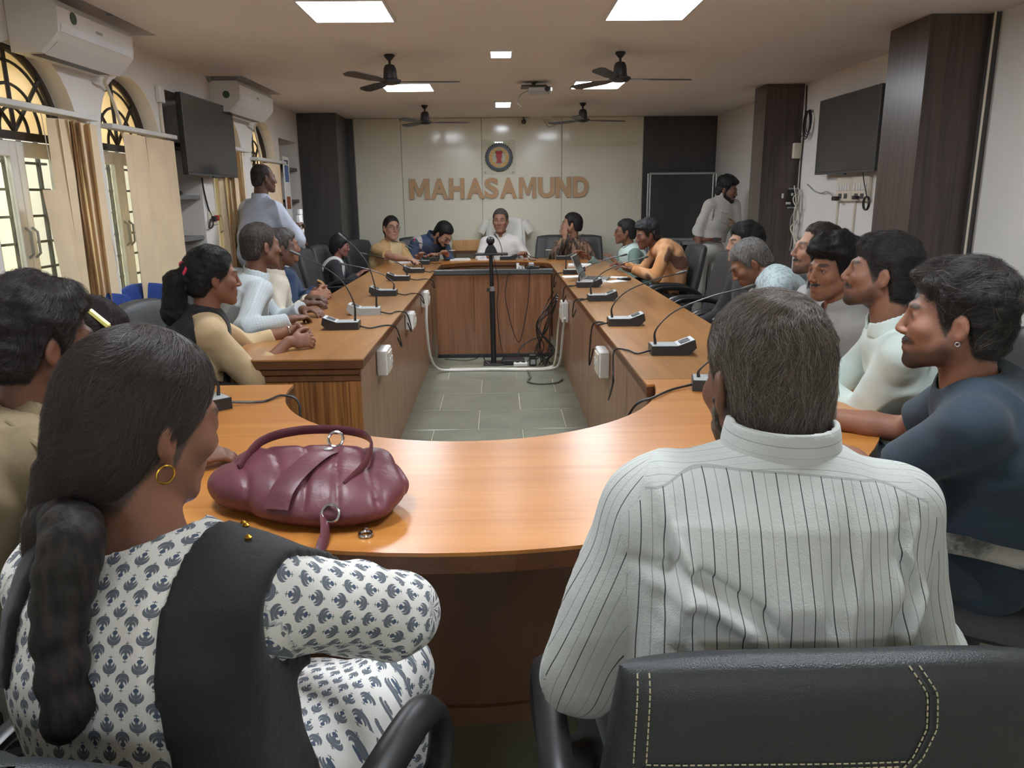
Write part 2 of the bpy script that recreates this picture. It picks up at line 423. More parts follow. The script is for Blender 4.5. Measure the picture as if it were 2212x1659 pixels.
# LED ceiling lights
led = emit('led diffuser', (237, 245, 253), PANEL_EMIT)
def ceiling_light(xc, yc, sx, sy, label, grp):
    t = thing('ceiling_light', label, 'ceiling light', (xc, yc, HC), group=grp)
    g = Geo(); f = .012; d = -.012
    g.box(-sx / 2 - f, sx / 2 + f, -sy / 2 - f, -sy / 2, d, -.0005); g.box(-sx / 2 - f, sx / 2 + f, sy / 2, sy / 2 + f, d, -.0005)
    g.box(-sx / 2 - f, -sx / 2, -sy / 2, sy / 2, d, -.0005); g.box(sx / 2, sx / 2 + f, -sy / 2, sy / 2, d, -.0005)
    g.obj('frame', M['white'], t)
    Geo().box(-sx / 2, sx / 2, -sy / 2, sy / 2, -.008, -.001).obj('diffuser', led, t)
for xc, yc, lab in ((-.70, 3.99, 'square LED ceiling panel cut by the top frame edge, on the window side'), (.755, 3.99, 'square LED ceiling panel cut by the top frame edge, on the television pillar side'),
                    (-.71, 6.62, 'square LED ceiling panel behind the large fan on the window side'), (.82, 6.55, 'square LED ceiling panel behind the large fan nearest the dark right pillar'),
                    (-.70, 1.4, 'square LED ceiling panel above the seated woman with the handbag'), (.77, 1.4, 'square LED ceiling panel above the man in the striped shirt'),
                    (-.70, -1.9, 'added unseen LED panel lighting the foreground from behind, window side'), (.77, -1.9, 'added unseen LED panel lighting the foreground from behind, pillar side')):  # last pair is unseen, added behind the camera to brighten the foreground
    ceiling_light(xc, yc, .385, .42, lab, 'square LED ceiling panels')
ceiling_light(.037, 5.15, .125, .215, 'small rectangular LED downlight between the two large fans', 'small downlights on the centre line')
ceiling_light(.07, 7.86, .14, .40, 'small rectangular LED downlight nearest the sign wall', 'small downlights on the centre line')
# ------------------------------------------------------------------ ceiling fans
def fan(x, y, R, a0, label, zb=2.145):
    t = thing('ceiling_fan', label, 'ceiling fan', (x, y, HC), group='black ceiling fans')
    Geo().lathe([(.03, -.0005), (.034, -.01), (.012, -.035)], n=14).obj('canopy', M['black'], t, True)
    Geo().tube([(0, 0, -.03), (0, 0, zb - HC + .07)], .008, 8).obj('rod', M['black'], t, True)
    d = zb - HC
    Geo().lathe([(.008, d + .10), (.030, d + .092), (.040, d + .07), (.043, d + .03), (.046, d + .012), (.068, d + .004), (.070, d - .006), (.05, d - .02), (.01, d - .027)], n=22).obj('motor', M['black'], t, True)
    for k in range(3):
        a = a0 + k * 2 * PI / 3; ca, sa = math.cos(a), math.sin(a)
        g = Geo(); n = 10; top = []; bot = []
        for i in range(n + 1):
            r = .055 + (R - .055) * i / n; w_ = .014 + .020 * min(1, i / 3) + .006 * (i / n)
            if i == n: w_ *= .55
            for s in (-1, 1):
                lx, ly = r, s * w_; lz = d - .004 + s * w_ * .22
                (top if s > 0 else bot).append((lx * ca - ly * sa, lx * sa + ly * ca, lz))
        for th in (.0, -.004): pass
        A = top; B = bot; A2 = [(p[0], p[1], p[2] - .004) for p in top]; B2 = [(p[0], p[1], p[2] - .004) for p in bot]
        g.strip(A, B); g.strip(B2, A2); g.strip(A2, A); g.strip(B, B2)
        m_ = len(g.v); g.add([A[-1], B[-1], B2[-1], A2[-1]], [[0, 1, 2, 3]])
        g.obj('blade', M['black'], t)
def fan_angle(x, y, px, py):
    q = atz(px, py, 2.14); return math.atan2(q[1] - y, q[0] - x), math.hypot(q[1] - y, q[0] - x)
fan(-.663, 5.18, .44, math.radians(2), 'black three-blade ceiling fan in front of the window-side LED panel, near pair')
fan(.784, 5.145, .46, math.radians(4), 'black three-blade ceiling fan in front of the pillar-side LED panel, near pair')
fan(-.693, 7.92, .44, math.radians(5), 'small far black ceiling fan above the seated woman in the saree')
fan(.842, 7.84, .44, math.radians(14), 'small far black ceiling fan above the man with his fist at his chin')

# ------------------------------------------------------------------ air conditioners
def air_con(y0, y1, z0, z1, label, sticker_side):
    t = thing('air_conditioner', label, 'air conditioner', (XL, (y0 + y1) / 2, z0), group='white split air conditioners on the window wall')
    hl = (y1 - y0) / 2; H = z1 - z0
    prof = [(.002, 0), (.13, 0), (.185, .05), (.215, .085), (.22, .12), (.222, H - .03), (.205, H), (.002, H)]
    g = Geo(); g.prism(prof, -hl, hl, 'y'); g.obj('body', M['white'], t)
    g = Geo(); g.strip([(.2165, -hl + .02, .088), (.2165, hl - .02, .088)], [(.2235, -hl + .02, .118), (.2235, hl - .02, .118)]); g.strip([(.2175, -hl + .02, .086), (.2175, hl - .02, .086)], [(.2165, -hl + .02, .088), (.2165, hl - .02, .088)]); g.obj('chrome_strip', plain('satin silver', (226, 226, 228), .3, .3), t)
    g = Geo(); g.prism([(.125, -.004), (.185, .047), (.19, .05), (.13, -.001)], -hl + .04, hl - .06, 'y'); g.obj('louver', M['white'], t)
    g = Geo(); g.box(.06, .125, -hl + .05, hl - .08, -.0025, -.0005); g.obj('air_slot', M['greydark'], t)
    if sticker_side:   # round star label on the end cheek
        Geo().lathe([(.026, 0), (.026, .002)], n=20, M=Matrix.Rotation(PI / 2, 4, 'X'), c=(.12, -hl - .0005, H * .55)).obj('sticker', plain('label green', (58, 84, 60), .5), t)
    else:
        Geo().lathe([(.026, 0), (.026, .002)], n=20, M=Matrix.Rotation(PI / 2, 4, 'Y'), c=(.2225, -hl + .13, H * .74)).obj('sticker', plain('label dark green', (62, 82, 64), .5), t)
    Geo().box(.2222, .2235, -.03, .03, H * .62, H * .62 + .012).obj('badge', M['grey'], t)
    g = Geo(); g.tube(spline([(.1, hl - .06, .0), (.06, hl - .02, -.03), (.025, hl + .08, -.05), (.02, hl + .16, -.16), (.015, hl + .27, -.42)], 18), .009, 6); g.obj('pipe', M['ivory'], t, True)
air_con(3.62, 4.33, 2.06, 2.275, 'large near white split air conditioner over the pier between first two arched windows', False)
air_con(6.03, 6.90, 2.06, 2.275, 'far white split air conditioner above the wall television by the windows', True)

# ------------------------------------------------------------------ televisions
def tv(x, y0, y1, z0, z1, face, label):
    """face = +1 looks towards +x"""
    t = thing('television', label, 'television', (x, (y0 + y1) / 2, (z0 + z1) / 2))
    hw, hh = (y1 - y0) / 2, (z1 - z0) / 2; f = face
    xs = lambda a, b: (min(a * f, b * f), max(a * f, b * f))
    g = Geo(); g.box(*xs(-.035, 0), -hw, hw, -hh, hh, .004); body = g.obj('casing', M['black'], t)
    g = Geo(); g.box(*xs(.0005, .003), -hw + .008, hw - .008, -hh + .016, hh - .008); g.obj('screen', M['screen'], t)
    g = Geo(); b = .007
    g.box(*xs(-.001, .004), -hw, hw, -hh - .001, -hh + .012); g.box(*xs(-.001, .004), -hw - .001, -hw + b, -hh + .012, hh)
    g.box(*xs(-.001, .004), hw - b, hw + .001, -hh + .012, hh); g.box(*xs(-.001, .004), -hw + b, hw - b, hh - b, hh + .001); g.obj('bezel', M['greydark'], t)
    g = Geo(); g.box(*xs(-.085, -.036), -.12, .12, -.1, .1); g.obj('wall_bracket', M['blackmatt'], t)
    g = Geo(); g.box(*xs(-.01, .012), -.05, .05, -hh - .012, -hh - .001, .002); g.obj('sensor', M['greydark'], t)
    return t
tvl = tv(-2.013, 5.24, 6.22, 1.59, 2.10, 1, 'wall television beside the shelf recess, reflecting the sign letters')
tvr = tv(2.444, 5.115, 6.07, 1.565, 2.10, -1, 'large wall television between the two dark pillars')
# cable under left television, socket with red plug on the pier
g = Geo(); g.tube(spline([atx(436, 384, -2.08), atx(440, 410, -2.09), atx(450, 450, -2.09), atx(458, 470, -2.09), atx(460, 488, -2.085), atx(452, 492, -2.08), atx(455, 474, -2.08)], 30), .006, 6)
tag(g.obj('power_cable', M['black'], None, True), 'black cable dangling below the television beside the shelf recess', 'cable')
q = atx(458, 471, XL); t = thing('socket', 'white wall socket with a red plug between recess and window blind', 'socket', q)
Geo().box(.0005, .012, -.09, .09, -.05, .05, .004).obj('plate', M['ivory'], t)
Geo().box(.012, .04, .01, .045, -.02, .02, .004).obj('plug', plain('red plug', (170, 44, 38), .4), t)
Geo().box(.012, .04, -.05, -.01, -.025, .015, .004).obj('plug', M['black'], t)
# recess contents
q = Vector((XL - .12, 5.42, 1.46)); t = thing('wire_bundle', 'black cable tangle lying on the recess shelf beside the television', 'cable', q)
Geo().tube(spline([(-.02, -.16, .006), (0, -.14, .08), (.02, -.08, .1), (.03, -.02, .05), (.03, .02, .01), (.02, -.1, .008)], 30), .007, 6).obj('loop', M['black'], t, True)
Geo().box(.0, .05, .03, .09, 0.0005, .03, .006).obj('adapter', M['black'], t)
q = Vector((XL - .10, 5.40, .55)); t = thing('audio_rack', 'black amplifier with lit yellow and red lamps in the recess', 'amplifier', q)
Geo().box(-.14, .09, -.22, .2, 0.0005, .37, .006).obj('case', M['blackmatt'], t)
Geo().box(.09, .093, -.21, .19, .02, .35).obj('front_plate', M['black'], t)
Geo().box(.0932, .096, -.16, -.135, .29, .335).obj('meter_lamp', emit('yellow lamp', (240, 225, 90), 3), t)
Geo().box(.0932, .096, -.13, -.105, .20, .25).obj('power_lamp', emit('red lamp', (255, 90, 40), 3), t)
Geo().lathe([(.02, 0), (.018, .015)], n=14, M=Matrix.Rotation(PI / 2, 4, 'Y'), c=(.093, .08, .2)).obj('knob', M['greydark'], t)
# items on the second recess
t = thing('file_stack', 'dark files lying on the top shelf beside the left pillar', 'file', (XL - .1, 8.0, 1.74))
Geo().box(-.1, .08, -.13, .15, .0005, .025, .003).obj('folder', M['greydark'], t); Geo().box(-.09, .07, -.10, .17, .0255, .045, .003).obj('folder', M['blackmatt'], t)

# ------------------------------------------------------------------ vertical blinds
vane_m = plain('cream blind fabric', (224, 202, 168), .8, var=.06, scale=5, bump=.15, bscale=500)
def blind(y0, y1, zr, vanes, label, cords=()):
    t = thing('vertical_blind', label, 'window blind', (XL + .045, (y0 + y1) / 2, zr), group='vertical blinds of the arched windows')
    yc = (y0 + y1) / 2
    Geo().box(-.0445, .02, y0 - yc, y1 - yc, -.012, .014, .003).obj('rail', plain('rail white', (205, 203, 198), .45), t)
    me = None
    for (yv, ang, ztop, zbot, lean) in vanes:
        n = 6; w_ = .052; Hh = ztop - zbot; vs = []; fs = []
        for j in range(2):
            for k in range(n + 1):
                x_ = -w_ + 2 * w_ * k / n; b = .004 * (1 - (x_ / w_) ** 2)
                for z_ in (ztop, zbot):
                    vs.append((b + .0008 * j, x_, z_))
        m_ = (n + 1) * 2
        for k in range(n): fs += [[2 * k, 2 * k + 1, 2 * k + 3, 2 * k + 2], [m_ + 2 * k + 2, m_ + 2 * k + 3, m_ + 2 * k + 1, m_ + 2 * k]]
        R = Matrix.Rotation(math.radians(ang), 4, 'Z'); sh = lean
        out = []
        for v in vs:
            p = R @ Vector(v); out.append((p.x, p.y + (yv - yc) + sh * (v[2] - ztop) / (zbot - ztop), p.z - zr))
        Geo().add(out, fs).obj('vane', vane_m, t, True, fix=False)
    for pts in cords: Geo().tube(spline([(p[0] - XL - .045, p[1] - yc, p[2] - zr) for p in pts], 30), .0022, 5).obj('cord', M['ivory'], t, True)
# first window: bunched vanes and one that has dropped
va = [(3.70, -18, 1.48, .72, .10)]
for i, (yv, an) in enumerate([(3.83, -34), (3.87, 12), (3.895, 40), (3.92, 14), (3.945, 42), (3.97, 16), (4.00, 44), (4.045, 8), (4.085, 46), (4.12, -8)]):
    va.append((yv, an, 1.805, .66 + .02 * (i % 3), (.02 * ((i * 7) % 5) - .03)))
c1 = [(XL + .03, 4.16, 1.82), (XL + .03, 4.19, 1.5), (XL + .03, 4.22, 1.3), (XL + .03, 4.25, 1.08), (XL + .03, 4.21, 1.06), (XL + .03, 4.18, 1.25), (XL + .03, 4.15, 1.5), (XL + .03, 4.13, 1.82)]
blind(3.28, 4.18, 1.835, va, 'vertical blind with bunched cream vanes, window nearest the camera', (c1, [(XL + .03, 3.73, 1.82), (XL + .035, 3.735, 1.6), (XL + .04, 3.74, 1.47)]))
va = [(4.52, 4, 1.79, .70, .01)] + [(yv, an, 1.79, .70, sh) for yv, an, sh in ((4.60, -24, 0), (4.68, -10, .03), (4.85, -20, 0), (4.93, -14, .01), (5.01, -22, 0), (5.085, -12, -.01), (5.135, 10, 0))]
blind(4.33, 5.18, 1.815, va, 'vertical blind of flat cream vanes left of the shelf recess')
va = [(5.98 + .058 * i, (-10, 15, 40, 0, 38, -16, 5, 40, -14, 15)[i], 1.79, .70, (.01, .03, -.02, .04, 0, -.03, .02, .05, -.01, 0)[i]) for i in range(10)]
blind(5.92, 6.70, 1.815, va, 'vertical blind hanging below the window side television')
va = [(7.18 + .085 * i, (-15, -14, -18, -10, -16, 20)[i], 1.74, .70, 0) for i in range(6)]
blind(6.86, 7.78, 1.765, va, 'vertical blind behind the standing man in the light blue shirt')
# hanging calendar / poster between far window and second recess
t = thing('poster', 'white wall calendar with small blue pictures beside the far recess', 'poster', (XL + .02, 7.93, 1.53))
Geo().box(-.005, .0, -.11, .11, -.30, .30, .001).obj('sheet', M['paper'], t)
for k, (z0, z1, c) in enumerate(((.06, .22, (96, 120, 170)), (.23, .27, (70, 80, 110)), (-.2, -.08, (160, 96, 70)))):
    Geo().box(.0003, .0012, -.07, .07, z0, z1).obj('picture', plain('print %d' % k, c, .7, var=.5, scale=40), t)

# ------------------------------------------------------------------ small fixtures on the right wall
q = aty(1725, 325, 6.60); t = thing('router', 'white router box hung by its cable on the dark right pillar', 'router', (q[0], 6.60, q[2]))
Geo().box(-.045, .055, -.01, .028, -.065, .06, .006).obj('case', M['ivory'], t)
Geo().tube(spline([(.02, .01, .06), (.0, .012, .10), (.04, .014, .14), (.055, .02, .3)], 12), .004, 5).obj('cable', M['black'], t, True)
t = thing('cable_coil', 'coil of black cable hung beside the far right pillar', 'cable', atx(1747, 262, XR - .02))
for k in range(4):
    r = .07 + .005 * k; Geo().tube([(-.006 * k, r * math.cos(a) * .8, r * 1.25 * math.sin(a) - .01 * k) for a in np.linspace(0, 2 * PI, 28, False)], .004, 5, closed=True).obj('turn', M['black'], t, True)
g = Geo(); g.tube(spline([(2.524, 6.58, 2.28), (2.522, 6.56, 2.0), (2.524, 6.58, 1.6), (2.52, 6.56, 1.3)], 20), .006, 6); tag(g.obj('cable', M['black'], None, True), 'black cable running down the edge of the far right pillar', 'cable')
t = thing('pillar_socket', 'exposed metal socket box with white switches on the far right pillar', 'socket', aty(1712, 428, 6.628))
Geo().box(-.05, .07, -.012, .001, -.07, .07, .003).obj('backplate', M['black'], t)
for (x0, z0, ww, hh) in ((-.1, .0, .018, .04), (-.02, .02, .018, .022), (.04, -.01, .02, .045), (-.06, -.05, .04, .018)): Geo().box(x0, x0 + ww, -.02, -.0125, z0, z0 + hh, .002).obj('switch', M['white'], t)
for zz in (.07, -.085): Geo().box(-.04, .09, -.02, .0, zz, zz + .014, .002).obj('clip', M['grey'], t)
t = thing('wire_tangle', 'tangle of grey and white wires on wall beside the far right pillar', 'cable', (XR - .02, 6.5, 1.35))
for k in range(7):
    rr = random.Random(k); pts = [(rr.uniform(-.05, -.0), rr.uniform(-.08, .06), .12 - i * .11 + rr.uniform(-.04, .04)) for i in range(6)]
    Geo().tube(spline(pts, 26), .0045, 5).obj('wire', M['ivory'] if k % 3 else M['grey'], t, True)
# switchboard under the right television
sb = thing('switchboard', 'ivory double switchboard under the large wall television', 'switchboard', (XR, 5.55, 1.455))
for k, y0 in enumerate((-.25, .005)):
    Geo().box(-.03, -.0005, y0, y0 + .245, -.085, .085, .005).obj('plate', M['ivory'], sb)
    for i in range(5): Geo().box(-.036, -.0305, y0 + .02 + i * .042, y0 + .05 + i * .042, -.01, .035, .002).obj('switch', M['white'], sb)
    for i in range(2): Geo().box(-.034, -.0305, y0 + .05 + i * .09, y0 + .1 + i * .09, -.065, -.03, .002).obj('outlet', M['greydark'], sb)
Geo().box(-.07, -.035, .17, .23, -.08, -.05, .006).obj('plug', M['black'], sb)
Geo().box(-.07, -.035, -.15, -.10, -.07, -.045, .006).obj('plug', M['black'], sb)
g = Geo(); g.tube(spline([(2.47, 5.33, 1.56), (2.47, 5.3, 1.5), (2.48, 5.26, 1.4)], 12), .004, 5)
for k in range(3):
    r = .04; g.tube([(2.48 - .005 * k, 5.25 + r * math.cos(a), 1.36 + r * 1.1 * math.sin(a)) for a in np.linspace(0, 2 * PI, 20, False)], .004, 5, closed=True)
tag(g.obj('power_cable', M['black'], None, True), 'black power cable coiled in a small ring under the large television', 'cable')
for k, (yy, lab) in enumerate(((5.80, 'thin conduit rising to the far half of the ivory switchboard'), (5.52, 'thin conduit rising to the near half of the ivory switchboard'))):
    Geo_o = Geo().box(XR - .014, XR - .0005, yy - .009, yy + .009, .05, 1.368, .002).obj('conduit', M['ivory']); tag(Geo_o, lab, 'conduit')
g = Geo(); g.tube(spline([(2.52, 6.4, 1.5), (2.515, 6.25, 1.45), (2.515, 6.1, 1.43), (2.50, 5.95, 1.44), (2.48, 5.79, 1.40)], 30), .004, 5); tag(g.obj('wire', M['grey'], None, True), 'thin grey wire strung from far pillar to the ivory switchboard', 'cable')
# round fitting and socket box on the left wall
t = thing('wall_rose', 'small round cable outlet high on wall by far air conditioner', 'cable outlet', atx(449, 164, XL))
Geo().lathe([(.045, .0005), (.042, .02), (.02, .024)], n=18, M=Matrix.Rotation(PI / 2, 4, 'Y')).obj('disc', M['grey'], t, True)
t = thing('junction_box', 'white junction box with conduit beside the shelf recess top', 'junction box', atx(340, 200, XL))
Geo().box(.0005, .03, -.035, .035, -.06, .04, .004).obj('box', M['white'], t); Geo().box(.0005, .016, -.01, .01, -.33, -.061, .002).obj('conduit', M['ivory'], t)

# ------------------------------------------------------------------ sign, emblem on the back wall
sign = thing('wall_sign', 'bronze wooden letters MAHASAMUND on the cream panelled wall', 'sign', (.03, YB - .02, 1.51))
LET = [('M', 885.7, 927), ('A', 931, 968), ('H', 971, 1003), ('A', 1008, 1046), ('S', 1047, 1077), ('A', 1080, 1117), ('M', 1121, 1158), ('U', 1162, 1198), ('N', 1200, 1233), ('D', 1237, 1271)]
BLK = {'M': [(0, 0), (0, 1), (.27, 1), (.5, .42), (.73, 1), (1, 1), (1, 0), (.77, 0), (.77, .66), (.59, .16), (.41, .16), (.23, .66), (.23, 0)],
       'N': [(0, 0), (0, 1), (.27, 1), (.73, .42), (.73, 1), (1, 1), (1, 0), (.73, 0), (.27, .58), (.27, 0)],
       'H': [(0, 0), (0, 1), (.28, 1), (.28, .62), (.72, .62), (.72, 1), (1, 1), (1, 0), (.72, 0), (.72, .38), (.28, .38), (.28, 0)]}
for ch, a, b in LET:
    if ch in BLK:
        yy = 408.5 - (a - 886) / 385 * 5.5; pl = aty(a, yy + 22.5, YB - .034); pr = aty(b, yy - 22.5, YB - .034)
        g = Geo(); g.prism([(pl[0] + u * (pr[0] - pl[0]) - .03, pl[2] + v * (pr[2] - pl[2]) - 1.51) for u, v in BLK[ch]][::-1], -.026, -.002, 'y'); o = g.obj('letter', M['brass'], sign); o.data.materials.append(M['brass_side'])
        nr = np.array([p.normal[:] for p in o.data.polygons]); o.data.polygons.foreach_set('material_index', (np.abs(nr[:, 1]) < .6).astype(np.int32)); continue
    cu = bpy.data.curves.new('letter', 'FONT'); cu.body = ch; cu.size = .3; cu.extrude = .012; cu.offset = .011; cu.resolution_u = 6
    to = bpy.data.objects.new('tmp', cu); COL.objects.link(to); bpy.context.view_layer.update()
    me = bpy.data.meshes.new_from_object(to.evaluated_get(bpy.context.evaluated_depsgraph_get())); bpy.data.objects.remove(to); bpy.data.curves.remove(cu)
    n = len(me.vertices); V = np.empty(n * 3, np.float32); me.vertices.foreach_get('co', V); V = V.reshape(-1, 3)
    yy = 408.5 - (a - 886) / 385 * 5.5
    pl = aty(a, yy + 22.5, YB - .034); pr = aty(b, yy - 22.5, YB - .034)
    mn, mxx = V.min(0), V.max(0); S = (V - mn) / (mxx - mn)
    W = np.stack([pl[0] + S[:, 0] * (pr[0] - pl[0]) - .03, -.002 - .024 * S[:, 2], pl[2] + S[:, 1] * (pr[2] - pl[2]) - 1.51], 1)
    me.vertices.foreach_set('co', W.astype(np.float32).ravel()); me.materials.clear(); me.materials.append(M['brass']); me.materials.append(M['brass_side'])
    me.update()
    nrm = np.array([p.normal[:] for p in me.polygons]); me.polygons.foreach_set('material_index', (np.abs(nrm[:, 1]) < .6).astype(np.int32)); me.update()
    link('letter', me, None, sign)
ec = aty(1078, 340, YB - .03); em = thing('emblem', 'round state emblem on a clear acrylic plate above the sign letters', 'emblem', (ec[0], YB - .02, ec[2]))
RX = Matrix.Rotation(PI / 2, 4, 'X')
Geo().box(-.188, .188, -.018, -.012, -.19, .19, .003).obj('acrylic_plate', glass('acrylic', (252, 253, 250), .03, .5), em)
for sx in (-1, 1):
    for sz in (-1, 1): Geo().lathe([(.009, 0), (.009, .02), (.006, .023)], n=12, M=RX, c=(sx * .16, -.001, sz * .165)).obj('stud', M['silver'], em)
def ring(r0, r1, n=48, y=-.020, th=.003):
    g = Geo(); A = [(r0 * math.cos(a), y, r0 * math.sin(a)) for a in np.linspace(0, 2 * PI, n + 1)]; B = [(r1 * math.cos(a), y, r1 * math.sin(a)) for a in np.linspace(0, 2 * PI, n + 1)]
    g.strip(A, B); g.strip(B, [(p[0], p[1] + th, p[2]) for p in B]); g.strip([(p[0], p[1] + th, p[2]) for p in A], A); return g
ring(.118, .150).obj('outer_ring', plain('emblem blue grey', (58, 70, 84), .4), em, fix=False)
ring(.085, .116, y=-.0185).obj('wheat_ring', plain('wheat gold', (196, 166, 112), .45), em, fix=False)
for k in range(36):
    a = 2 * PI * k / 36; Geo().lathe([(.012, 0), (.0105, .003), (.006, .005)], n=8, M=RX, c=(.150 * math.cos(a), -.018, .150 * math.sin(a))).obj('bead', M['greydark'], em)
for s in (-1, 1):
    for k in range(7):
        a = math.radians(-70 + k * 22) if s > 0 else math.radians(250 - k * 22)
        Geo().lathe([(.011, 0), (.012, .002), (.004, .004)], n=8, M=Matrix.Rotation(a, 4, 'Y').inverted() @ Matrix.Diagonal((1.7, 1, 1, 1)).to_4x4() @ RX, c=(.094 * math.cos(a), -.019, .094 * math.sin(a))).obj('grain', plain('grain gold', (222, 172, 92), .4), em)
red = plain('emblem red', (176, 52, 50), .5)
Geo().prism([(-.03, -.062), (.03, -.062), (.034, -.05), (.022, -.04), (.026, -.01), (.036, .012), (.03, .04), (.018, .052), (-.018, .052), (-.03, .04), (-.036, .012), (-.026, -.01), (-.022, -.04), (-.034, -.05)], -.024, -.0185, 'y').obj('lion_capital', red, em)
for x in (-.024, 0, .024): Geo().lathe([(.017, 0), (.015, .004), (.008, .007)], n=12, M=RX, c=(x, -.022, .055)).obj('lion_head', red, em)
# sensor ball and tube on the wall top, wire
t = thing('wall_sensor', 'small dark ball sensor on wall just below the ceiling', 'sensor', aty(1131, 263, YB - .02))
Geo().lathe([(.002, -.028), (.02, -.022), (.03, -.0), (.02, .022), (.002, .028)], n=14, c=(0, -.03, 0)).obj('ball', M['greydark'], t, True); Geo().tube([(0, -.03, .02), (0, -.012, .05)], .008, 6).obj('arm', M['greydark'], t)
t = thing('tube_lamp', 'short white batten fitting with hanging wire at the wall top', 'lamp fitting', aty(1168, 254, YB - .03))
Geo().box(-.13, .13, -.02, .009, -.012, .014, .004).obj('batten', M['white'], t)
Geo().tube(spline([(.02, -.005, -.01), (.06, -.006, -.06), (.10, -.006, -.10), (.2, -.006, -.07), (.32, -.006, -.05)], 16), .003, 5).obj('wire', M['grey'], t, True)
# projector hung from the ceiling
pj = thing('projector', 'small projector hanging from the ceiling between fans', 'projector', (.30, 6.42, HC))
Geo().tube([(0, 0, -.0005), (0, 0, -.03)], .016, 8).obj('mount', M['greydark'], pj)
Geo().box(-.10, .10, -.08, .09, -.042, -.03, .003).obj('bracket', M['greydark'], pj)
Geo().box(-.04, .14, -.09, .10, -.085, -.043, .01).obj('case', M['silver'], pj)
Geo().lathe([(.02, 0), (.02, .02)], n=14, M=RX, c=(.10, -.09, -.064)).obj('lens', M['black'], pj)
Geo().tube(spline([(-.03, 0, -.06), (-.10, .01, -.09), (-.13, .02, -.15), (-.10, .03, -.18)], 14), .004, 5).obj('cable', M['grey'], pj, True)
# display board on a wheeled stand by the right end of the back wall
db = thing('display_board', 'black board in aluminium frame on a stand before the dark wall', 'display board', (2.05, 8.85, 0))
Geo().box(-.325, .36, -.012, .012, .70, 1.645, .003).obj('board', M['screen'], db)
g = Geo(); g.box(-.345, .385, -.018, .018, 1.645, 1.67, .003); g.obj('rail', M['silver'], db)
for x in (-.36, -.335, .37, .405): Geo().tube([(x, 0, .03), (x, 0, 1.66)], .0105, 8).obj('post', M['silver'], db)
Geo().box(-.30, .34, -.16, .0, .925, .955, .004).obj('tray', M['silver'], db)
Geo().box(-.30, .34, -.155, -.145, .88, .925, .003).obj('tray_lip', M['silver'], db)
for x in (-.35, .39): Geo().box(x - .02, x + .02, -.22, .2, .0, .035, .006).obj('foot', M['silver'], db)
# ------------------------------------------------------------------ conference tables
ZT = .76
def ell_arc(cx, cy, rx, ry, a0, a1, n=36):
    return [(cx + rx * math.cos(a), cy + ry * math.sin(a)) for a in np.linspace(math.radians(a0), math.radians(a1), n)]
# near C-shaped table
t = thing('curved_table', 'curved varnished end table nearest the camera, carrying the maroon handbag', 'table', (-.1, 2.1, 0))
ox, oy = -.1, 2.1
inner = ell_arc(-.1, 2.76, .665, .69, 180, 360, 44); outer = ell_arc(-.1, 2.76, 1.36, 1.39, 360, 180, 52)
# right end runs straight into the side table, left end stops square
poly = [(a - ox, b - oy) for a, b in ([(-.765, 2.785)] + inner[1:-1] + [(.535, 2.70), (.535, 2.78)] + [(1.2, 2.78)] + outer[2:-1] + [(-1.46, 2.785)])]
Geo().prism(poly, ZT - .008, ZT).obj('tabletop', M['top'], t)
sh = [(a * .998, b * .998) for a, b in poly]
Geo().prism(sh, ZT - .045, ZT - .0082).obj('edge_band', M['edge'], t)
def arcpanel(cx, cy, rx, ry, a0, a1, th, z0, z1, n=36):
    A = ell_arc(cx, cy, rx, ry, a0, a1, n); B = ell_arc(cx, cy, rx + th, ry + th, a0, a1, n)
    g = Geo(); g.prism([(p[0] - ox, p[1] - oy) for p in A] + [(p[0] - ox, p[1] - oy) for p in B[::-1]], z0, z1); return g
arcpanel(-.1, 2.76, .86, .87, 186, 354, .02, .04, ZT - .0455).obj('front_panel', plain('deep brown laminate', (116, 84, 66), .4, var=.12, scale=3), t)
arcpanel(-.1, 2.76, .845, .855, 186, 354, .05, 0, .055).obj('plinth', plain('brown plinth', (124, 90, 66), .45), t)
arcpanel(-.1, 2.76, .69, .70, 186, 354, .018, 0, ZT - .0455).obj('inner_panel', M['panel'], t)
for a in (200, 235, 270, 305, 340):
    c_, s_ = math.cos(math.radians(a)), math.sin(math.radians(a))
    R = Matrix.Translation((0, .66, 0)) @ Matrix.Rotation(math.radians(a), 4, 'Z')
    Geo().box(.715, .86, -.009, .009, .0, ZT - .046, M=R).obj('divider', M['panel_dark'], t)
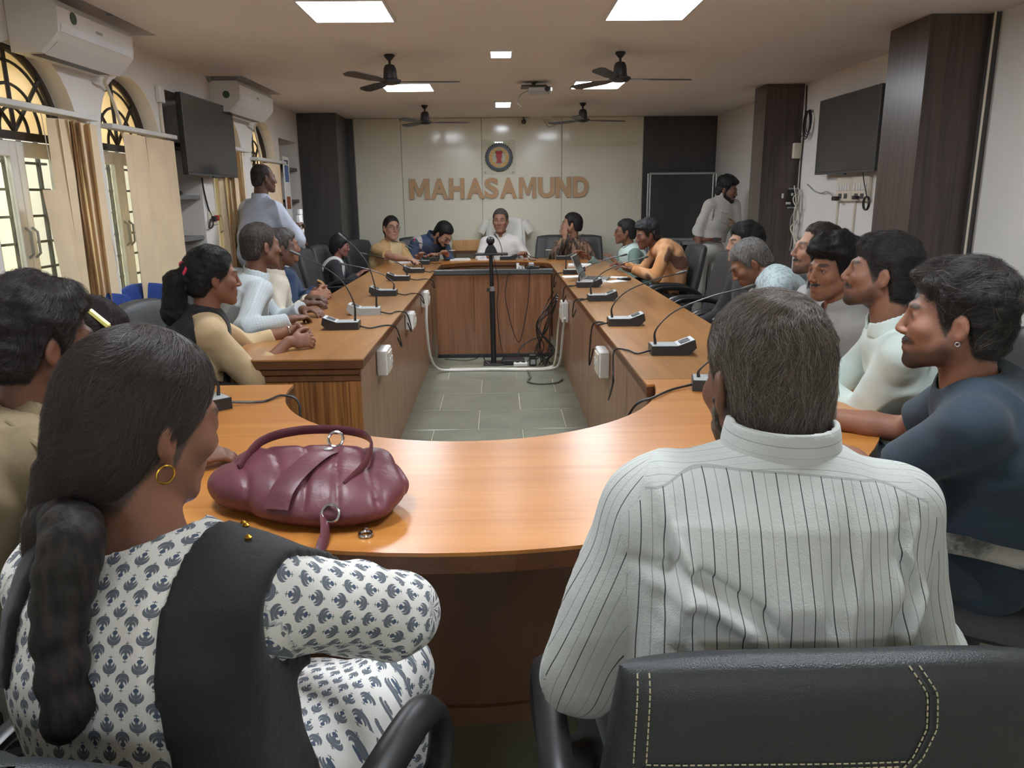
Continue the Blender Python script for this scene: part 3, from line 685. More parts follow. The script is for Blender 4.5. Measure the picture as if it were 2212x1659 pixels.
# side tables
def side_table(name_label, xi, xo, y0, y1, s, near_panel, seams, origin):
    t = thing('conference_table', name_label, 'table', origin)
    X0, X1 = min(xi, xo) - origin[0], max(xi, xo) - origin[0]; Y0, Y1 = y0 - origin[1], y1 - origin[1]
    Geo().box(X0, X1, Y0, Y1, ZT - .010, ZT, .002).obj('tabletop', M['top_y'], t)
    Geo().box(X0 + .002, X1 - .002, Y0 + .002, Y1, ZT - .045, ZT - .0102, .002).obj('edge_band', M['edge'], t)
    xin = xi - origin[0]; ip = xin - s * .025
    ys = [Y0 + .03] + [q - origin[1] for q in seams] + [Y1]
    for a, b in zip(ys[:-1], ys[1:]):
        x0, x1 = sorted((ip, ip - s * .018))
        Geo().box(x0, x1, a + .003, b - .003, .0, ZT - .0455, .002).obj('inner_panel', M['panel'], t)
    for q in ys:
        x0, x1 = sorted((ip - s * .019, ip - s * .42)); qq = min(max(q, Y0 + .04), Y1 - .02)
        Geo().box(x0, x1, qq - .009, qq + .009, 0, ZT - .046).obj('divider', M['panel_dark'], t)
    if near_panel:
        x0, x1 = sorted((ip + s * .004, xo - origin[0] + s * .04))
        Geo().box(x0, x1, Y0 + .030, Y0 + .05, 0, ZT - .105).obj('end_panel', M['panel_strip'], t)
        Geo().box(x0 - .004, x1 + .004, Y0 + .012, Y0 + .052, ZT - .075, ZT - .0455, .004).obj('moulding', M['edge'], t)
        Geo().box(x0 - .002, x1 + .002, Y0 + .022, Y0 + .052, ZT - .105, ZT - .0755, .003).obj('moulding', M['panel_dark'], t)
        for x in (x0, x1 - .05): Geo().box(x, x + .05, Y0 + .02, Y0 + .029, 0, ZT - .106, .002).obj('stile', M['panel_strip'], t)
    return t
side_table('long left hand conference table with striped end panel, before the windows', -.585, -1.205, 3.24, 7.92, 1, True, (4.45, 5.65, 6.85), (-.9, 5.5, 0))
side_table('long right hand conference table joined to the curved end table', .535, 1.13, 2.785, 7.92, -1, False, (4.72, 5.75, 6.85), (.83, 5.5, 0))
# far table with a curved inner edge
ox, oy = -.03, 8.2
t = thing('head_table', 'far head table with curved inner edge before the man in white', 'table', (ox, oy, 0))
inn = ell_arc(-.03, 7.93, .555, .36, 180, 0, 30)
back = [(1.13, 7.925), (1.10, 8.3), (.98, 8.52), (.8, 8.62), (-.9, 8.62), (-1.08, 8.52), (-1.2, 8.3), (-1.205, 7.925)]
poly = [(a - ox, b - oy) for a, b in inn + back]
Geo().prism(poly[::-1], ZT - .01, ZT).obj('tabletop', M['top'], t)
Geo().prism([(a * .998, b * .998) for a, b in poly[::-1]], ZT - .045, ZT - .0102).obj('edge_band', M['edge'], t)
A = ell_arc(-.03, 7.93, .575, .38, 176, 4, 30); B = ell_arc(-.03, 7.93, .593, .398, 176, 4, 30)
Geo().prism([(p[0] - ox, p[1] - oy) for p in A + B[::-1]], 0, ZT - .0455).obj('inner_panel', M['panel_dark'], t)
for x in (-.85, .8): Geo().box(x - ox, x - ox + .02, -.25, .38, 0, ZT - .046).obj('divider', M['panel_dark'], t)
# panel closing the well, with a black bar along its top
t = thing('partition_panel', 'free standing wooden panel closing the table well, black bar on top', 'panel', (-.03, 6.9, 0))
for x0, x1 in ((-.53, -.19), (-.188, .16), (.162, .50)): Geo().box(x0, x1, -.01, .01, .035, .752, .002).obj('board', M['board'], t)
Geo().box(-.54, .52, -.022, .022, .753, .80, .006).obj('top_bar', M['greydark'], t)
Geo().box(-.53, .50, -.012, .03, .0, .034, .003).obj('plinth', M['blackmatt'], t)

# ------------------------------------------------------------------ executive chairs
def backrest_mesh(w, h, th, z0, rec, yb, seams=(-.42, .42), curve=.05, nu=26, nv=18, side=0):
    """padded rounded slab; u across, v up"""
    vs = []; fs = []
    U = np.sin(np.linspace(-PI / 2, PI / 2, nu) * .9) / math.sin(PI * .45); Vv = .5 - .5 * np.cos(np.linspace(0, PI, nv))
    for sgn in (-1, 1):
        for v in Vv:
            for u in U:
                e = max(0., 1 - abs(u) ** 9) ** .45 * max(0., 1 - abs(2 * v - 1) ** 14) ** .45
                wid = w * (.90 + .10 * math.sin(PI * min(1, v * .85 + .15)))
                t_ = th * (.06 + .94 * e)
                for s in seams: t_ -= .012 * math.exp(-((u - s) / .035) ** 2)
                y = yb - rec * (v - .2) - curve * (1 - u * u) * .8 + sgn * t_
                z = z0 + h * v - .018 * (abs(u) ** 3) * v
                vs.append((u * wid, y, z))
    o = nu * nv
    for j in range(nv - 1):
        for i in range(nu - 1):
            a = j * nu + i; fs += [[a, a + 1, a + nu + 1, a + nu], [o + a + nu, o + a + nu + 1, o + a + 1, o + a]]
    for i in range(nu - 1):
        fs += [[i + 1, i, o + i, o + i + 1]]; a = (nv - 1) * nu + i; fs += [[a, a + 1, o + a + 1, o + a]]
    for j in range(nv - 1):
        a = j * nu; fs += [[a, a + nu, o + a + nu, o + a]]; a = j * nu + nu - 1; fs += [[a + nu, a, o + a, o + a + nu]]
    return vs, fs
def make_chair(label, top=.99, halfw=.24, mat=None, group='black executive chairs'):
    m = mat or M['leather2']
    t = thing('office_chair', label, 'chair', (0, 0, 0), group=group)
    vs, fs = backrest_mesh(halfw, top - .44, .038, .44, .12, -.23); Geo().add(vs, fs).obj('backrest', m, t, True)
    g = Geo(); vs = []; fs = []; n = 14
    for sg, z in ((-1, .40), (1, .475)):
        for j in range(n):
            for i in range(n):
                u = -1 + 2 * i / (n - 1); v = -1 + 2 * j / (n - 1)
                e = (1 - abs(u) ** 6) * (1 - abs(v) ** 6)
                vs.append((u * .25, v * .235 + .02, .44 + sg * (.012 + .035 * e ** .4) - (.015 if v > .8 and sg > 0 else 0)))
    o = n * n
    for j in range(n - 1):
        for i in range(n - 1):
            a = j * n + i; fs += [[a + n, a + n + 1, a + 1, a], [o + a, o + a + 1, o + a + n + 1, o + a + n]]
    for i in range(n - 1):
        a = i; fs.append([a, a + 1, o + a + 1, o + a]); a = (n - 1) * n + i; fs.append([a + 1, a, o + a, o + a + 1])
        a = i * n; fs.append([a + n, a, o + a, o + a + n]); a = i * n + n - 1; fs.append([a, a + n, o + a + n, o + a])
    g.add(vs, fs).obj('seat', m, t, True)
    for s in (-1, 1):
        path = spline([(s * .255, .16, .40), (s * .285, .22, .50), (s * .29, .22, .60), (s * .29, .15, .655), (s * .29, .0, .662), (s * .285, -.14, .64), (s * .27, -.22, .57), (s * .25, -.235, .50)], 34)
        Geo().tube(path, .027, 10, ry=.015, up=(0, 0, 1)).obj('armrest', M['black'], t, True)
    Geo().tube([(0, 0, .10), (0, 0, .40)], .028, 12).obj('gas_column', M['black'], t, True)
    g = Geo()
    for k in range(5):
        a = 2 * PI * k / 5 + .3; g.tube([(0, 0, .115), (.28 * math.cos(a), .28 * math.sin(a), .075)], [.03, .016], 8)
    g.obj('star_base', M['black'], t, True)
    for k in range(5):
        a = 2 * PI * k / 5 + .3; x, y = .28 * math.cos(a), .28 * math.sin(a)
        g = Geo(); R = Matrix.Translation((x, y, .031)) @ Matrix.Rotation(a, 4, 'Z') @ Matrix.Rotation(PI / 2, 4, 'X')
        g.lathe([(.03, -.022), (.03, -.006), (.012, -.005), (.012, .005), (.03, .006), (.03, .022)], n=12, M=R); g.obj('caster', M['black'], t)
    return t
ch0 = make_chair('empty black office chair, second one before the left dark pillar')
ch0.location = (-1.42, 7.05, 0); ch0.rotation_euler = (0, 0, -PI / 2)
def chair(x, y, yaw, label): return dup(ch0, (x, y, 0), -math.radians(yaw), label)
chair(-1.44, 6.45, 92, 'empty black office chair beside the hands of the man in the navy sweater')
chair(-1.42, 7.62, 95, 'empty black office chair next to the seated woman in the saree')
chair(1.50, 6.15, -90, 'empty black office chair in front of the standing guard, far one')
chair(1.51, 5.42, -90, 'empty black office chair beside the man looking down, near one')
chair(1.55, 4.55, -90, 'black office chair under the man in the black shirt behind the grey haired man')
chair(1.50, 3.92, -88, 'black office chair under the grey haired man looking down')
chair(1.62, 3.5, -90, 'black office chair under the balding man in the grey shirt')
chair(1.48, 2.98, -92, 'black office chair under the young man with curly hair facing us')
chair(1.48, 2.42, -86, 'black office chair under the bearded man in the pale green shirt')
cn = chair(1.22, 1.78, -58, 'black office chair with worn armrest under the man in the navy T-shirt')
wm = Nt('worn armrest'); wm_ = wm.out(wm.ramp(wm.noise(wm.coord(), 9, 5, .65), [(.40, lin((58, 57, 54))), (.50, lin((122, 118, 108)))]), .6)
for q in cn.children:
    if q.name.startswith('armrest'): q.data = q.data.copy(); q.data.materials[0] = wm_
chair(-1.29, 3.47, 90, 'black office chair under the woman in the tan kurta')
chair(-1.56, 2.86, 70, 'empty dark grey office chair behind the woman with the hair clip')
chair(-1.43, 4.46, 90, 'black office chair under the man in the pale blue checked shirt')
chair(-1.43, 5.12, 90, 'black office chair under the man in the cream shirt')
chair(-1.43, 5.78, 90, 'black office chair under the man in the navy sweater')
chair(-1.30, 1.60, 48, 'black office chair under the person in khaki uniform at the left edge')
chair(-1.50, 2.22, 62, 'black office chair under the woman with the yellow hair clip')
chair(.64, 8.74, 186, 'black office chair under the man with his fist at his chin')
chair(-.86, 8.70, 170, 'black office chair under the bending man in the blue suit')
chair(.93, 8.72, 190, 'empty black office chair at the head table between two seated men')
chair(-1.24, 8.32, 118, 'black office chair under the woman in the saree')
chair(1.42, 7.72, -105, 'black office chair under the man in the mint waistcoat')
chair(1.48, 7.02, -95, 'black office chair under the person in the orange shirt')
# the two chairs nearest the camera
c2 = make_chair('black leather chair under the woman in the printed tunic, lower left', .93, .25, M['leather'])
c2.location = (-.45, .98, 0); c2.rotation_euler = (0, 0, -math.radians(17))
c3 = thing('office_chair', 'black leather chair with cream stitching behind the man in the striped shirt', 'chair', (.36, 1.0, 0), group='black executive chairs')
vs, fs = backrest_mesh(.262, .52, .034, .44, .03, -.25, seams=(), curve=.02, nu=40, nv=24)
br = Geo().add(vs, fs).obj('backrest', M['leather'], c3, True)
for ch in list(c2.children):
    if ch.name.split('.')[0] in ('seat', 'armrest', 'gas_column', 'star_base', 'caster'):
        c = ch.copy(); COL.objects.link(c); c.parent = c3
# raised seam welt and stitching on the rear of the backrest
BU = np.sin(np.linspace(-PI / 2, PI / 2, 40) * .9) / math.sin(PI * .45); BV = .5 - .5 * np.cos(np.linspace(0, PI, 24))
bv = np.array(vs[:40 * 24]).reshape(24, 40, 3)          # rear skin (sgn -1)
def on_back(u, v, lift=.0015):
    i = float(np.interp(u, BU, np.arange(40))); j = float(np.interp(v, BV, np.arange(24))); i0, j0 = min(int(i), 38), min(int(j), 22); a, b = i - i0, j - j0
    p = bv[j0, i0] * (1 - a) * (1 - b) + bv[j0, i0 + 1] * a * (1 - b) + bv[j0 + 1, i0] * (1 - a) * b + bv[j0 + 1, i0 + 1] * a * b
    return (p[0], p[1] - lift, p[2])
thread = plain('cream thread', (186, 176, 146), .6)
def stitch(path, dash=.0050, gap=.0026):
    g = Geo(); P = [np.array(on_back(*q)) for q in path]; d = [0]
    for a, b in zip(P[:-1], P[1:]): d.append(d[-1] + np.linalg.norm(b - a))
    L_ = d[-1]; s = 0; d = np.array(d); Pm = np.array(P)
    at = lambda q: np.array([np.interp(q, d, Pm[:, k]) for k in range(3)])
    while s + dash < L_: g.tube([at(s), at(s + dash)], .0009, 5); s += dash + gap
    return g
ps = []
for du in (0, .05):
    vb = .775 + .012 * (du > 0)
    ps.append([(-.93 + du + .04 * v, .992 - v * (.992 - vb)) for v in np.linspace(0, 1, 30)])
    ps.append([(-.89 + du + (1.13 - du) * k, vb) for k in np.linspace(0, 1, 40)])
    ps.append([(.045 * (du > 0) + float(np.interp(k, [0, .2, .55, .85, 1], [.245, .305, .315, .27, .22])), .992 - k * (.992 - .76)) for k in np.linspace(0, 1, 30)])
g = Geo()
for p in ps: q = stitch(p); g.add(q.v, q.f)
o = g.obj('stitching', thread, c3, False); o['kind'] = 'stuff'
g = Geo(); g.tube([on_back(.0225 + float(np.interp(k, [0, .2, .55, .85, 1], [.245, .305, .315, .27, .22])), .99 - k * .23, -.001) for k in np.linspace(0, 1, 30)], .004, 6, ry=.0025); g.obj('welt', M['leather'], c3, True)
# white chair of the chairman with towel
cw = thing('covered_chair', 'high back chair covered in white towel behind the man in white', 'chair', (.08, 8.77, 0), PI - .05)
towel = plain('white terry towel', (228, 226, 218), .9, var=.04, scale=30, bump=.5, bscale=200)
vs, fs = backrest_mesh(.24, .72, .05, .45, .08, -.20, seams=()); Geo().add(vs, fs).obj('backrest', towel, cw, True)
vs, fs = backrest_mesh(.205, .36, .058, .84, .05, -.215, seams=()); Geo().add(vs, fs).obj('towel', towel, cw, True)
for s in (-1, 1): o = Geo().add(*backrest_mesh(.045, .17, .022, -.13, .0, 0, seams=())).obj('towel_corner', towel, cw, True, loc=(s * .235, -.235, 1.13)); o.rotation_euler = (0, s * -.45, 0)
Geo().box(-.25, .25, -.2, .26, .40, .48, .03).obj('seat', M['leather'], cw)
for s in (-1, 1): Geo().tube(spline([(s * .28, .2, .42), (s * .3, .22, .6), (s * .3, .0, .66), (s * .28, -.2, .6)], 20), .026, 8, ry=.016).obj('armrest', M['black'], cw, True)
Geo().tube([(0, 0, .1), (0, 0, .41)], .03, 10).obj('gas_column', M['black'], cw)
g = Geo()
for k in range(5): a = 2 * PI * k / 5; g.tube([(0, 0, .11), (.28 * math.cos(a), .28 * math.sin(a), .02)], [.03, .018], 8)
g.obj('star_base', M['black'], cw)
# low wooden bench back by the rear wall
t = thing('wooden_bench', 'low light wooden bench back against the cream wall', 'bench', (-.36, 9.02, 0))
Geo().box(-.165, .165, -.02, .02, .82, .945, .006).obj('backrest', M['lightwood'], t); Geo().box(-.165, .165, -.32, -.022, .42, .45, .005).obj('seat', M['lightwood'], t)
Geo().box(-.165, .165, -.018, .018, .795, .819, .004).obj('rail', M['edge'], t)
for x in (-.15, .13):
    Geo().box(x, x + .025, -.018, .016, 0, .794, .004).obj('leg', M['edge'], t); Geo().box(x, x + .025, -.31, -.285, 0, .419, .004).obj('leg', M['edge'], t)

# ------------------------------------------------------------------ blue upholstered wooden chairs
def make_blue(label):
    t = thing('visitor_chair', label, 'chair', (0, 0, 0), group='blue visitor chairs along the walls')
    vs, fs = backrest_mesh(.21, .40, .022, .56, .10, -.2, seams=(), curve=.06)
    vs = [(x * (1 - .28 * max(0, (z - .8) / .16) ** 2), y, z) for x, y, z in vs]; Geo().add(vs, fs).obj('backrest', M['blue'], t, True)
    Geo().box(-.22, .22, -.18, .24, .41, .47, .025).obj('seat', M['blue'], t, True)
    for s in (-1, 1):
        path = spline([(s * .245, -.27, .0), (s * .245, -.22, .40), (s * .245, -.2, .66), (s * .25, -.05, .70), (s * .25, .14, .69), (s * .25, .21, .60), (s * .25, .20, .3), (s * .25, .22, 0)], 34)
        Geo().tube(path, .022, 8, ry=.014, up=(0, 1, 0)).obj('arm_frame', M['lightwood'], t, True)
        Geo().tube(spline([(s * .235, -.2, .62), (s * .235, -.245, .80), (s * .225, -.28, .90)], 10), .018, 8, ry=.012).obj('back_post', M['lightwood'], t, True)
    Geo().box(-.235, .235, -.2, -.17, .40, .44, .004).obj('seat_rail', M['lightwood'], t); Geo().box(-.235, .235, .2, .23, .37, .41, .004).obj('seat_rail', M['lightwood'], t)
    return t
b0 = make_blue('blue visitor chair beneath the white pier between the two near blinds')
b0.location = (-1.80, 3.86, 0); b0.rotation_euler = (0, 0, -math.radians(118))
for x, y, yaw, lab in ((-1.80, 3.32, 118, 'blue visitor chair beneath the bunched blind, just above the grey hair of the woman'), (-1.80, 4.38, 115, 'blue visitor chair under the flat cream vanes beside the ponytail'),
                       (-1.82, 5.32, 88, 'blue visitor chair glimpsed left of the man in the checked shirt'), (-1.84, 6.95, 95, 'blue visitor chair with wooden arm behind the man in the navy sweater'),
                       (-1.84, 7.5, 95, 'blue visitor chair nearest the left dark pillar'), (2.18, 5.42, -84, 'blue visitor chair between the balding man and the far right pillar'),
                       (2.2, 3.18, -85, 'blue visitor chair at the right edge behind the man in the navy T-shirt')):
    dup(b0, (x, y, 0), -math.radians(yaw), lab)
# ------------------------------------------------------------------ bodies: signed-distance fields meshed into continuous surfaces
F32 = np.float32
def nrm(v): v = np.asarray(v, float); return v / max(1e-9, np.linalg.norm(v))
def smin(a, b, k): h = np.clip(.5 + .5 * (b - a) / k, 0, 1); return b * (1 - h) + a * h - k * h * (1 - h)
def smax(a, b, k): return -smin(-a, -b, k)
def length(q): return np.sqrt((q * q).sum(-1))
def cap(a, b, ra, rb=None):
    a = np.array(a, F32); b = np.array(b, F32); rb = ra if rb is None else rb; ab = b - a; l2 = max(1e-9, float(ab @ ab)); R = max(ra, rb)
    def fn(P):
        q = P - a; t = np.clip((q @ ab) / l2, 0, 1); return length(q - t[..., None] * ab) - (ra + (rb - ra) * t)
    return fn, np.minimum(a, b) - R, np.maximum(a, b) + R
def ecap(a, b, u, r0, r1):
    """elliptical limb: r0, r1 = (across u, across the other axis)"""
    a = np.array(a, F32); b = np.array(b, F32); ab = b - a; L = float(np.linalg.norm(ab)); w_ = (ab / L).astype(F32)
    u = np.array(u, float); u = nrm(u - w_ * (u @ w_)).astype(F32); v = np.cross(w_, u).astype(F32); R = max(r0 + r1)
    def fn(P):
        q = P - a; z = q @ w_; t = np.clip(z / L, 0, 1); rx = r0[0] + (r1[0] - r0[0]) * t; ry = r0[1] + (r1[1] - r0[1]) * t
        ez = np.where(z < 0, -z, np.where(z > L, z - L, 0)); rm = np.minimum(rx, ry)
        k0 = np.sqrt(((q @ u) / rx) ** 2 + ((q @ v) / ry) ** 2 + (ez / rm) ** 2)
        return (k0 - 1) * rm
    return fn, np.minimum(a, b) - R, np.maximum(a, b) + R
def ell(c, r, Rm=None):
    c = np.array(c, F32); r = np.array(r, F32); R = max(r)
    def fn(P):
        q = P - c
        if Rm is not None: q = q @ np.asarray(Rm, F32)
        k0 = length(q / r); k1 = length(q / (r * r)); return k0 * (k0 - 1) / np.maximum(k1, 1e-6)
    return fn, c - R, c + R
class Fld:
    def __init__(s, lo, hi, h):
        s.h = h; s.lo = np.floor(np.array(lo, float) / h) * h; s.n = (np.ceil((np.array(hi, float) - s.lo) / h).astype(int) + 1)
        s.D = np.full(s.n, .15, F32); s.L = np.zeros(s.n, np.int8)
        s.ax = [(s.lo[i] + h * np.arange(s.n[i])).astype(F32) for i in range(3)]
    def sl(s, lo, hi):
        a = np.clip(np.floor((np.array(lo) - s.lo) / s.h).astype(int), 0, s.n); b = np.clip(np.ceil((np.array(hi) - s.lo) / s.h).astype(int) + 1, 0, s.n)
        return tuple(slice(int(i), int(j)) for i, j in zip(a, b))
    def pts(s, sl): return np.stack(np.meshgrid(*[s.ax[i][sl[i]] for i in range(3)], indexing='ij'), -1)
    def add(s, pr, k=.012, lab=0, m=.03):
        fn, lo, hi = pr; sl = s.sl(lo - m, hi + m); P = s.pts(sl)
        if P.size == 0: return s
        d = fn(P).astype(F32); A = s.D[sl]; s.L[sl] = np.where(d < A, lab, s.L[sl]); s.D[sl] = smin(d, A, k); return s
    def sub(s, pr, k=.008, m=.02):
        fn, lo, hi = pr; sl = s.sl(lo - m, hi + m); P = s.pts(sl)
        if P.size == 0: return s
        s.D[sl] = smax(-fn(P).astype(F32), s.D[sl], k); return s
    def every(s, f): s.D = f(s.D, s.pts((slice(0, s.n[0]), slice(0, s.n[1]), slice(0, s.n[2])))).astype(F32); return s
def nets(D, lo, h):
    """naive surface nets; inside is negative"""
    S = D < 0; n = D.shape
    c = np.zeros(tuple(x - 1 for x in n), np.int8); offs = [(i, j, k) for i in (0, 1) for j in (0, 1) for k in (0, 1)]
    for i, j, k in offs: c += S[i:n[0] - 1 + i, j:n[1] - 1 + j, k:n[2] - 1 + k]
    act = (c > 0) & (c < 8); idx = np.argwhere(act); N = len(idx)
    if N == 0: return np.zeros((0, 3)), np.zeros((0, 4), int), idx
    I = np.full(act.shape, -1, np.int32); I[act] = np.arange(N)
    val = {o: D[idx[:, 0] + o[0], idx[:, 1] + o[1], idx[:, 2] + o[2]] for o in offs}
    acc = np.zeros((N, 3)); cnt = np.zeros(N)
    for a in offs:
        for ax in range(3):
            if a[ax] == 0:
                b = list(a); b[ax] = 1; b = tuple(b); va, vb = val[a], val[b]; cr = (va < 0) != (vb < 0)
                t = np.where(cr, va / np.where(cr, va - vb, 1), 0); p = np.zeros((N, 3)); p[:] = a; p[:, ax] = t
                acc += p * cr[:, None]; cnt += cr
    V = lo + (idx + acc / cnt[:, None]) * h
    quads = []
    for ax in range(3):
        s0 = [slice(0, n[q] - 1) if q == ax else slice(1, n[q] - 1) for q in range(3)]; s1 = list(s0); s1[ax] = slice(1, n[ax])
        A = S[tuple(s0)]; B = S[tuple(s1)]; ed = np.argwhere(A != B)
        if not len(ed): continue
        sg = A[tuple(ed.T)]; e = ed.copy(); b1, b2 = (ax + 1) % 3, (ax + 2) % 3; e[:, b1] += 1; e[:, b2] += 1
        def cell(d1, d2): q = e.copy(); q[:, b1] += d1; q[:, b2] += d2; return I[q[:, 0], q[:, 1], q[:, 2]]
        q = np.stack([cell(-1, -1), cell(0, -1), cell(0, 0), cell(-1, 0)], 1)
        q[~sg] = q[~sg][:, ::-1]; quads.append(q[(q >= 0).all(1)])
    return V, np.concatenate(quads), idx
def relax(V, Q, it=1, w_=.5):
    for _ in range(it):
        acc = np.zeros_like(V); c = np.zeros(len(V))
        for k in range(4):
            for o in (1, 3): np.add.at(acc, Q[:, k], V[Q[:, (k + o) % 4]]); np.add.at(c, Q[:, k], 1)
        V = V * (1 - w_) + w_ * acc / np.maximum(c, 1)[:, None]
    return V
def set_attr(me, name, typ, data):
    a = me.attributes.new(name, typ, 'POINT')
    a.data.foreach_set('color' if 'COLOR' in typ else ('vector' if 'VECTOR' in typ else 'value'), np.ascontiguousarray(data, F32).ravel())

# ---- materials for people
def skin_mat():
    t = Nt('skin'); c = t.attr('Col', 'Color'); nz = t.noise(t.coord(), 55, 3)
    col = t.mix(t.f('MULTIPLY', nz, .16), c, (.20, .115, .08, 1))
    t.bump(t.noise(t.coord(), 260, 2), .12, .002)
    t.b.inputs['Subsurface Weight'].default_value = .08; t.b.inputs['Subsurface Radius'].default_value = (.008, .005, .004)
    return t.out(col, .5, 0, .3)
M['skin'] = skin_mat()
def eye_mat():
    t = Nt('eye'); return t.out(t.attr('Col', 'Color'), .12, 0, .5)
M['eye'] = eye_mat()
def hair_mat(name, c, grey=0.0):
    t = Nt(name); v = t.coord(); nz = t.noise(t.mapping(v, (90, 90, 22)), 1, 3)
    col = t.ramp(nz, [(.35, lin(tuple(x * .62 for x in c))), (.7, lin(tuple(min(255, x * 1.3) for x in c)))])
    if grey: col = t.mix(t.f('MULTIPLY', t.f('GREATER_THAN', t.noise(t.mapping(v, (220, 220, 40)), 1, 2), .62 - .25 * grey), .6 * min(1, grey + .3)), col, lin((150, 146, 140)))
    t.bump(nz, .5, .006); return t.out(col, .6, 0, .25)
def strand_mat(name, c, grey=0.0, gcol=(140, 133, 126)):
    t = Nt(name); r = t.n('ShaderNodeHairInfo').outputs['Random']
    col = t.ramp(t.f('FRACT', t.f('MULTIPLY', r, 7.31)), [(.0, lin(tuple(x * .7 for x in c))), (1.0, lin(tuple(min(255, x * 1.5) for x in c)))])
    if grey: col = t.mix(t.f('LESS_THAN', r, grey), col, lin(gcol))
    return t.out(col, .38, 0, .45)
def cloth(name, c, pattern=None, c2=None, rough=.8, **kw):
    """woven cloth; printed patterns follow the garment coordinate 'puv' (metres across, metres along)"""
    t = Nt(name); v = t.coord(); s = t.sep(t.attr('puv')); u, w_ = s[0], s[1]; L1 = lin(c)
    nz = t.noise(v, 9, 4); col = t.ramp(nz, [(.3, tuple(x * .93 for x in L1[:3]) + (1,)), (.7, tuple(min(1, x * 1.05) for x in L1[:3]) + (1,))])
    L2 = lin(c2) if c2 else None
    def line(x, period, width, off=0.0): return t.f('LESS_THAN', t.f('ABSOLUTE', t.f('SUBTRACT', t.f('FRACT', t.f('ADD', t.f('DIVIDE', x, period), off)), .5)), width / period / 2)
    if pattern == 'check':
        p = kw.get('p', .012); a = t.f('ADD', t.f('MULTIPLY', line(u, p, p * .35), .5), t.f('MULTIPLY', line(w_, p, p * .35), .5)); col = t.mix(t.f('MULTIPLY', a, .7), col, L2)
    elif pattern == 'stripe':
        p = kw.get('p', .0135); yoke = kw.get('yoke', 99.)
        a = t.f('MAXIMUM', line(u, 2 * p, .0013), t.f('MULTIPLY', line(u, 2 * p, .0010, .5), .5))
        b = t.f('MAXIMUM', line(w_, 2 * p, .0013), t.f('MULTIPLY', line(w_, 2 * p, .0010, .5), .5))
        yk = t.f('SUBTRACT', yoke, t.f('MULTIPLY', t.f('MULTIPLY', u, u), 1.25)); up = t.f('GREATER_THAN', s[2], yk); a = t.f('ADD', t.f('MULTIPLY', a, t.f('SUBTRACT', 1.0, up)), t.f('MULTIPLY', b, t.f('MULTIPLY', up, .45)))
        seam = t.f('LESS_THAN', t.f('ABSOLUTE', t.f('SUBTRACT', s[2], yk)), .0013); a = t.f('MAXIMUM', a, t.f('MULTIPLY', seam, .35))
        col = t.mix(t.f('MULTIPLY', a, .92), col, L2)
    elif pattern == 'streak':
        n1 = t.noise(t.mapping(v, (38, 38, 5)), 1, 4, .6, .5); col = t.ramp(n1, [(.38, lin(c2)), (.5, lin(c)), (.62, lin(kw['c3']))])
    elif pattern == 'patch':
        q = t.noise(t.mapping(v, (6, 6, 4)), 1, 1, .4, .3); col = t.ramp(q, [(.0, lin(c)), (.47, lin(c)), (.50, lin(kw['c3'])), (.57, lin(kw['c3'])), (.60, lin(c2))])
    elif pattern == 'floral':
        d = t.vor(v, 48, 'Distance'); f2 = t.noise(v, 26, 3); col = t.mix(t.f('MULTIPLY', t.f('GREATER_THAN', t.f('ADD', d, t.f('MULTIPLY', f2, .4)), .62), .75), col, L2)
    elif pattern == 'pin':
        col = t.mix(t.f('MULTIPLY', line(u, kw.get('p', .016), .0035), .7), col, L2)
    elif pattern == 'buta':
        cw, chh = kw.get('cw', .0175), kw.get('ch', .037)
        ci = t.f('FLOOR', t.f('DIVIDE', u, cw)); odd = t.f('MODULO', t.f('ABSOLUTE', ci), 2.0)
        X = t.f('MULTIPLY', t.f('SUBTRACT', t.f('FRACT', t.f('DIVIDE', u, cw)), .5), cw * 1000)
        Y0 = t.f('MULTIPLY', t.f('SUBTRACT', t.f('FRACT', t.f('ADD', t.f('DIVIDE', w_, chh), t.f('MULTIPLY', odd, .5))), .5), chh * 1000)
        Y = t.f('MULTIPLY', Y0, t.f('SUBTRACT', 1.0, t.f('MULTIPLY', odd, 2.0)))
        def circ(cx, cy, r, ky=1.0):
            dx = t.f('SUBTRACT', X, cx); dy = t.f('MULTIPLY', t.f('SUBTRACT', Y, cy), ky)
            return t.f('LESS_THAN', t.f('ADD', t.f('MULTIPLY', dx, dx), t.f('MULTIPLY', dy, dy)), r * r)
        andn = lambda a, b: t.f('MULTIPLY', a, t.f('SUBTRACT', 1.0, b))
        cres1 = andn(circ(0, -1.5, 8.0, .92), circ(0, 3.6, 6.7, .85)); cres2 = andn(circ(0, 2.0, 5.6, .9), circ(0, 5.9, 4.7, .85))
        dot = circ(0, 6.4, 3.0); drop = circ(0, 1.6, 1.7, .5)
        inb = lambda x, a: t.f('LESS_THAN', t.f('ABSOLUTE', x), a)
        stem = t.f('MULTIPLY', inb(X, .45), inb(Y, 14.0)); cross = t.f('MULTIPLY', inb(X, 2.3), inb(t.f('SUBTRACT', Y, 12.0), .55)); foot = t.f('MULTIPLY', inb(X, 1.8), inb(t.f('ADD', Y, 11.5), .55))
        a = cres1
        for q in (cres2, dot, drop, stem, cross, foot): a = t.f('MAXIMUM', a, q)
        tone = t.mix(dot, lin((84, 92, 102)), lin((52, 72, 98)))
        col = t.mix(t.f('MULTIPLY', a, .95), col, tone)
    b = t.noise(v, kw.get('bs', 420), 2); t.bump(t.f('ADD', t.f('MULTIPLY', b, .25), t.noise(v, 22, 3)), kw.get('bump', .35), .006)
    t.b.inputs['Sheen Weight'].default_value = .1
    return t.out(col, rough, 0, .25)

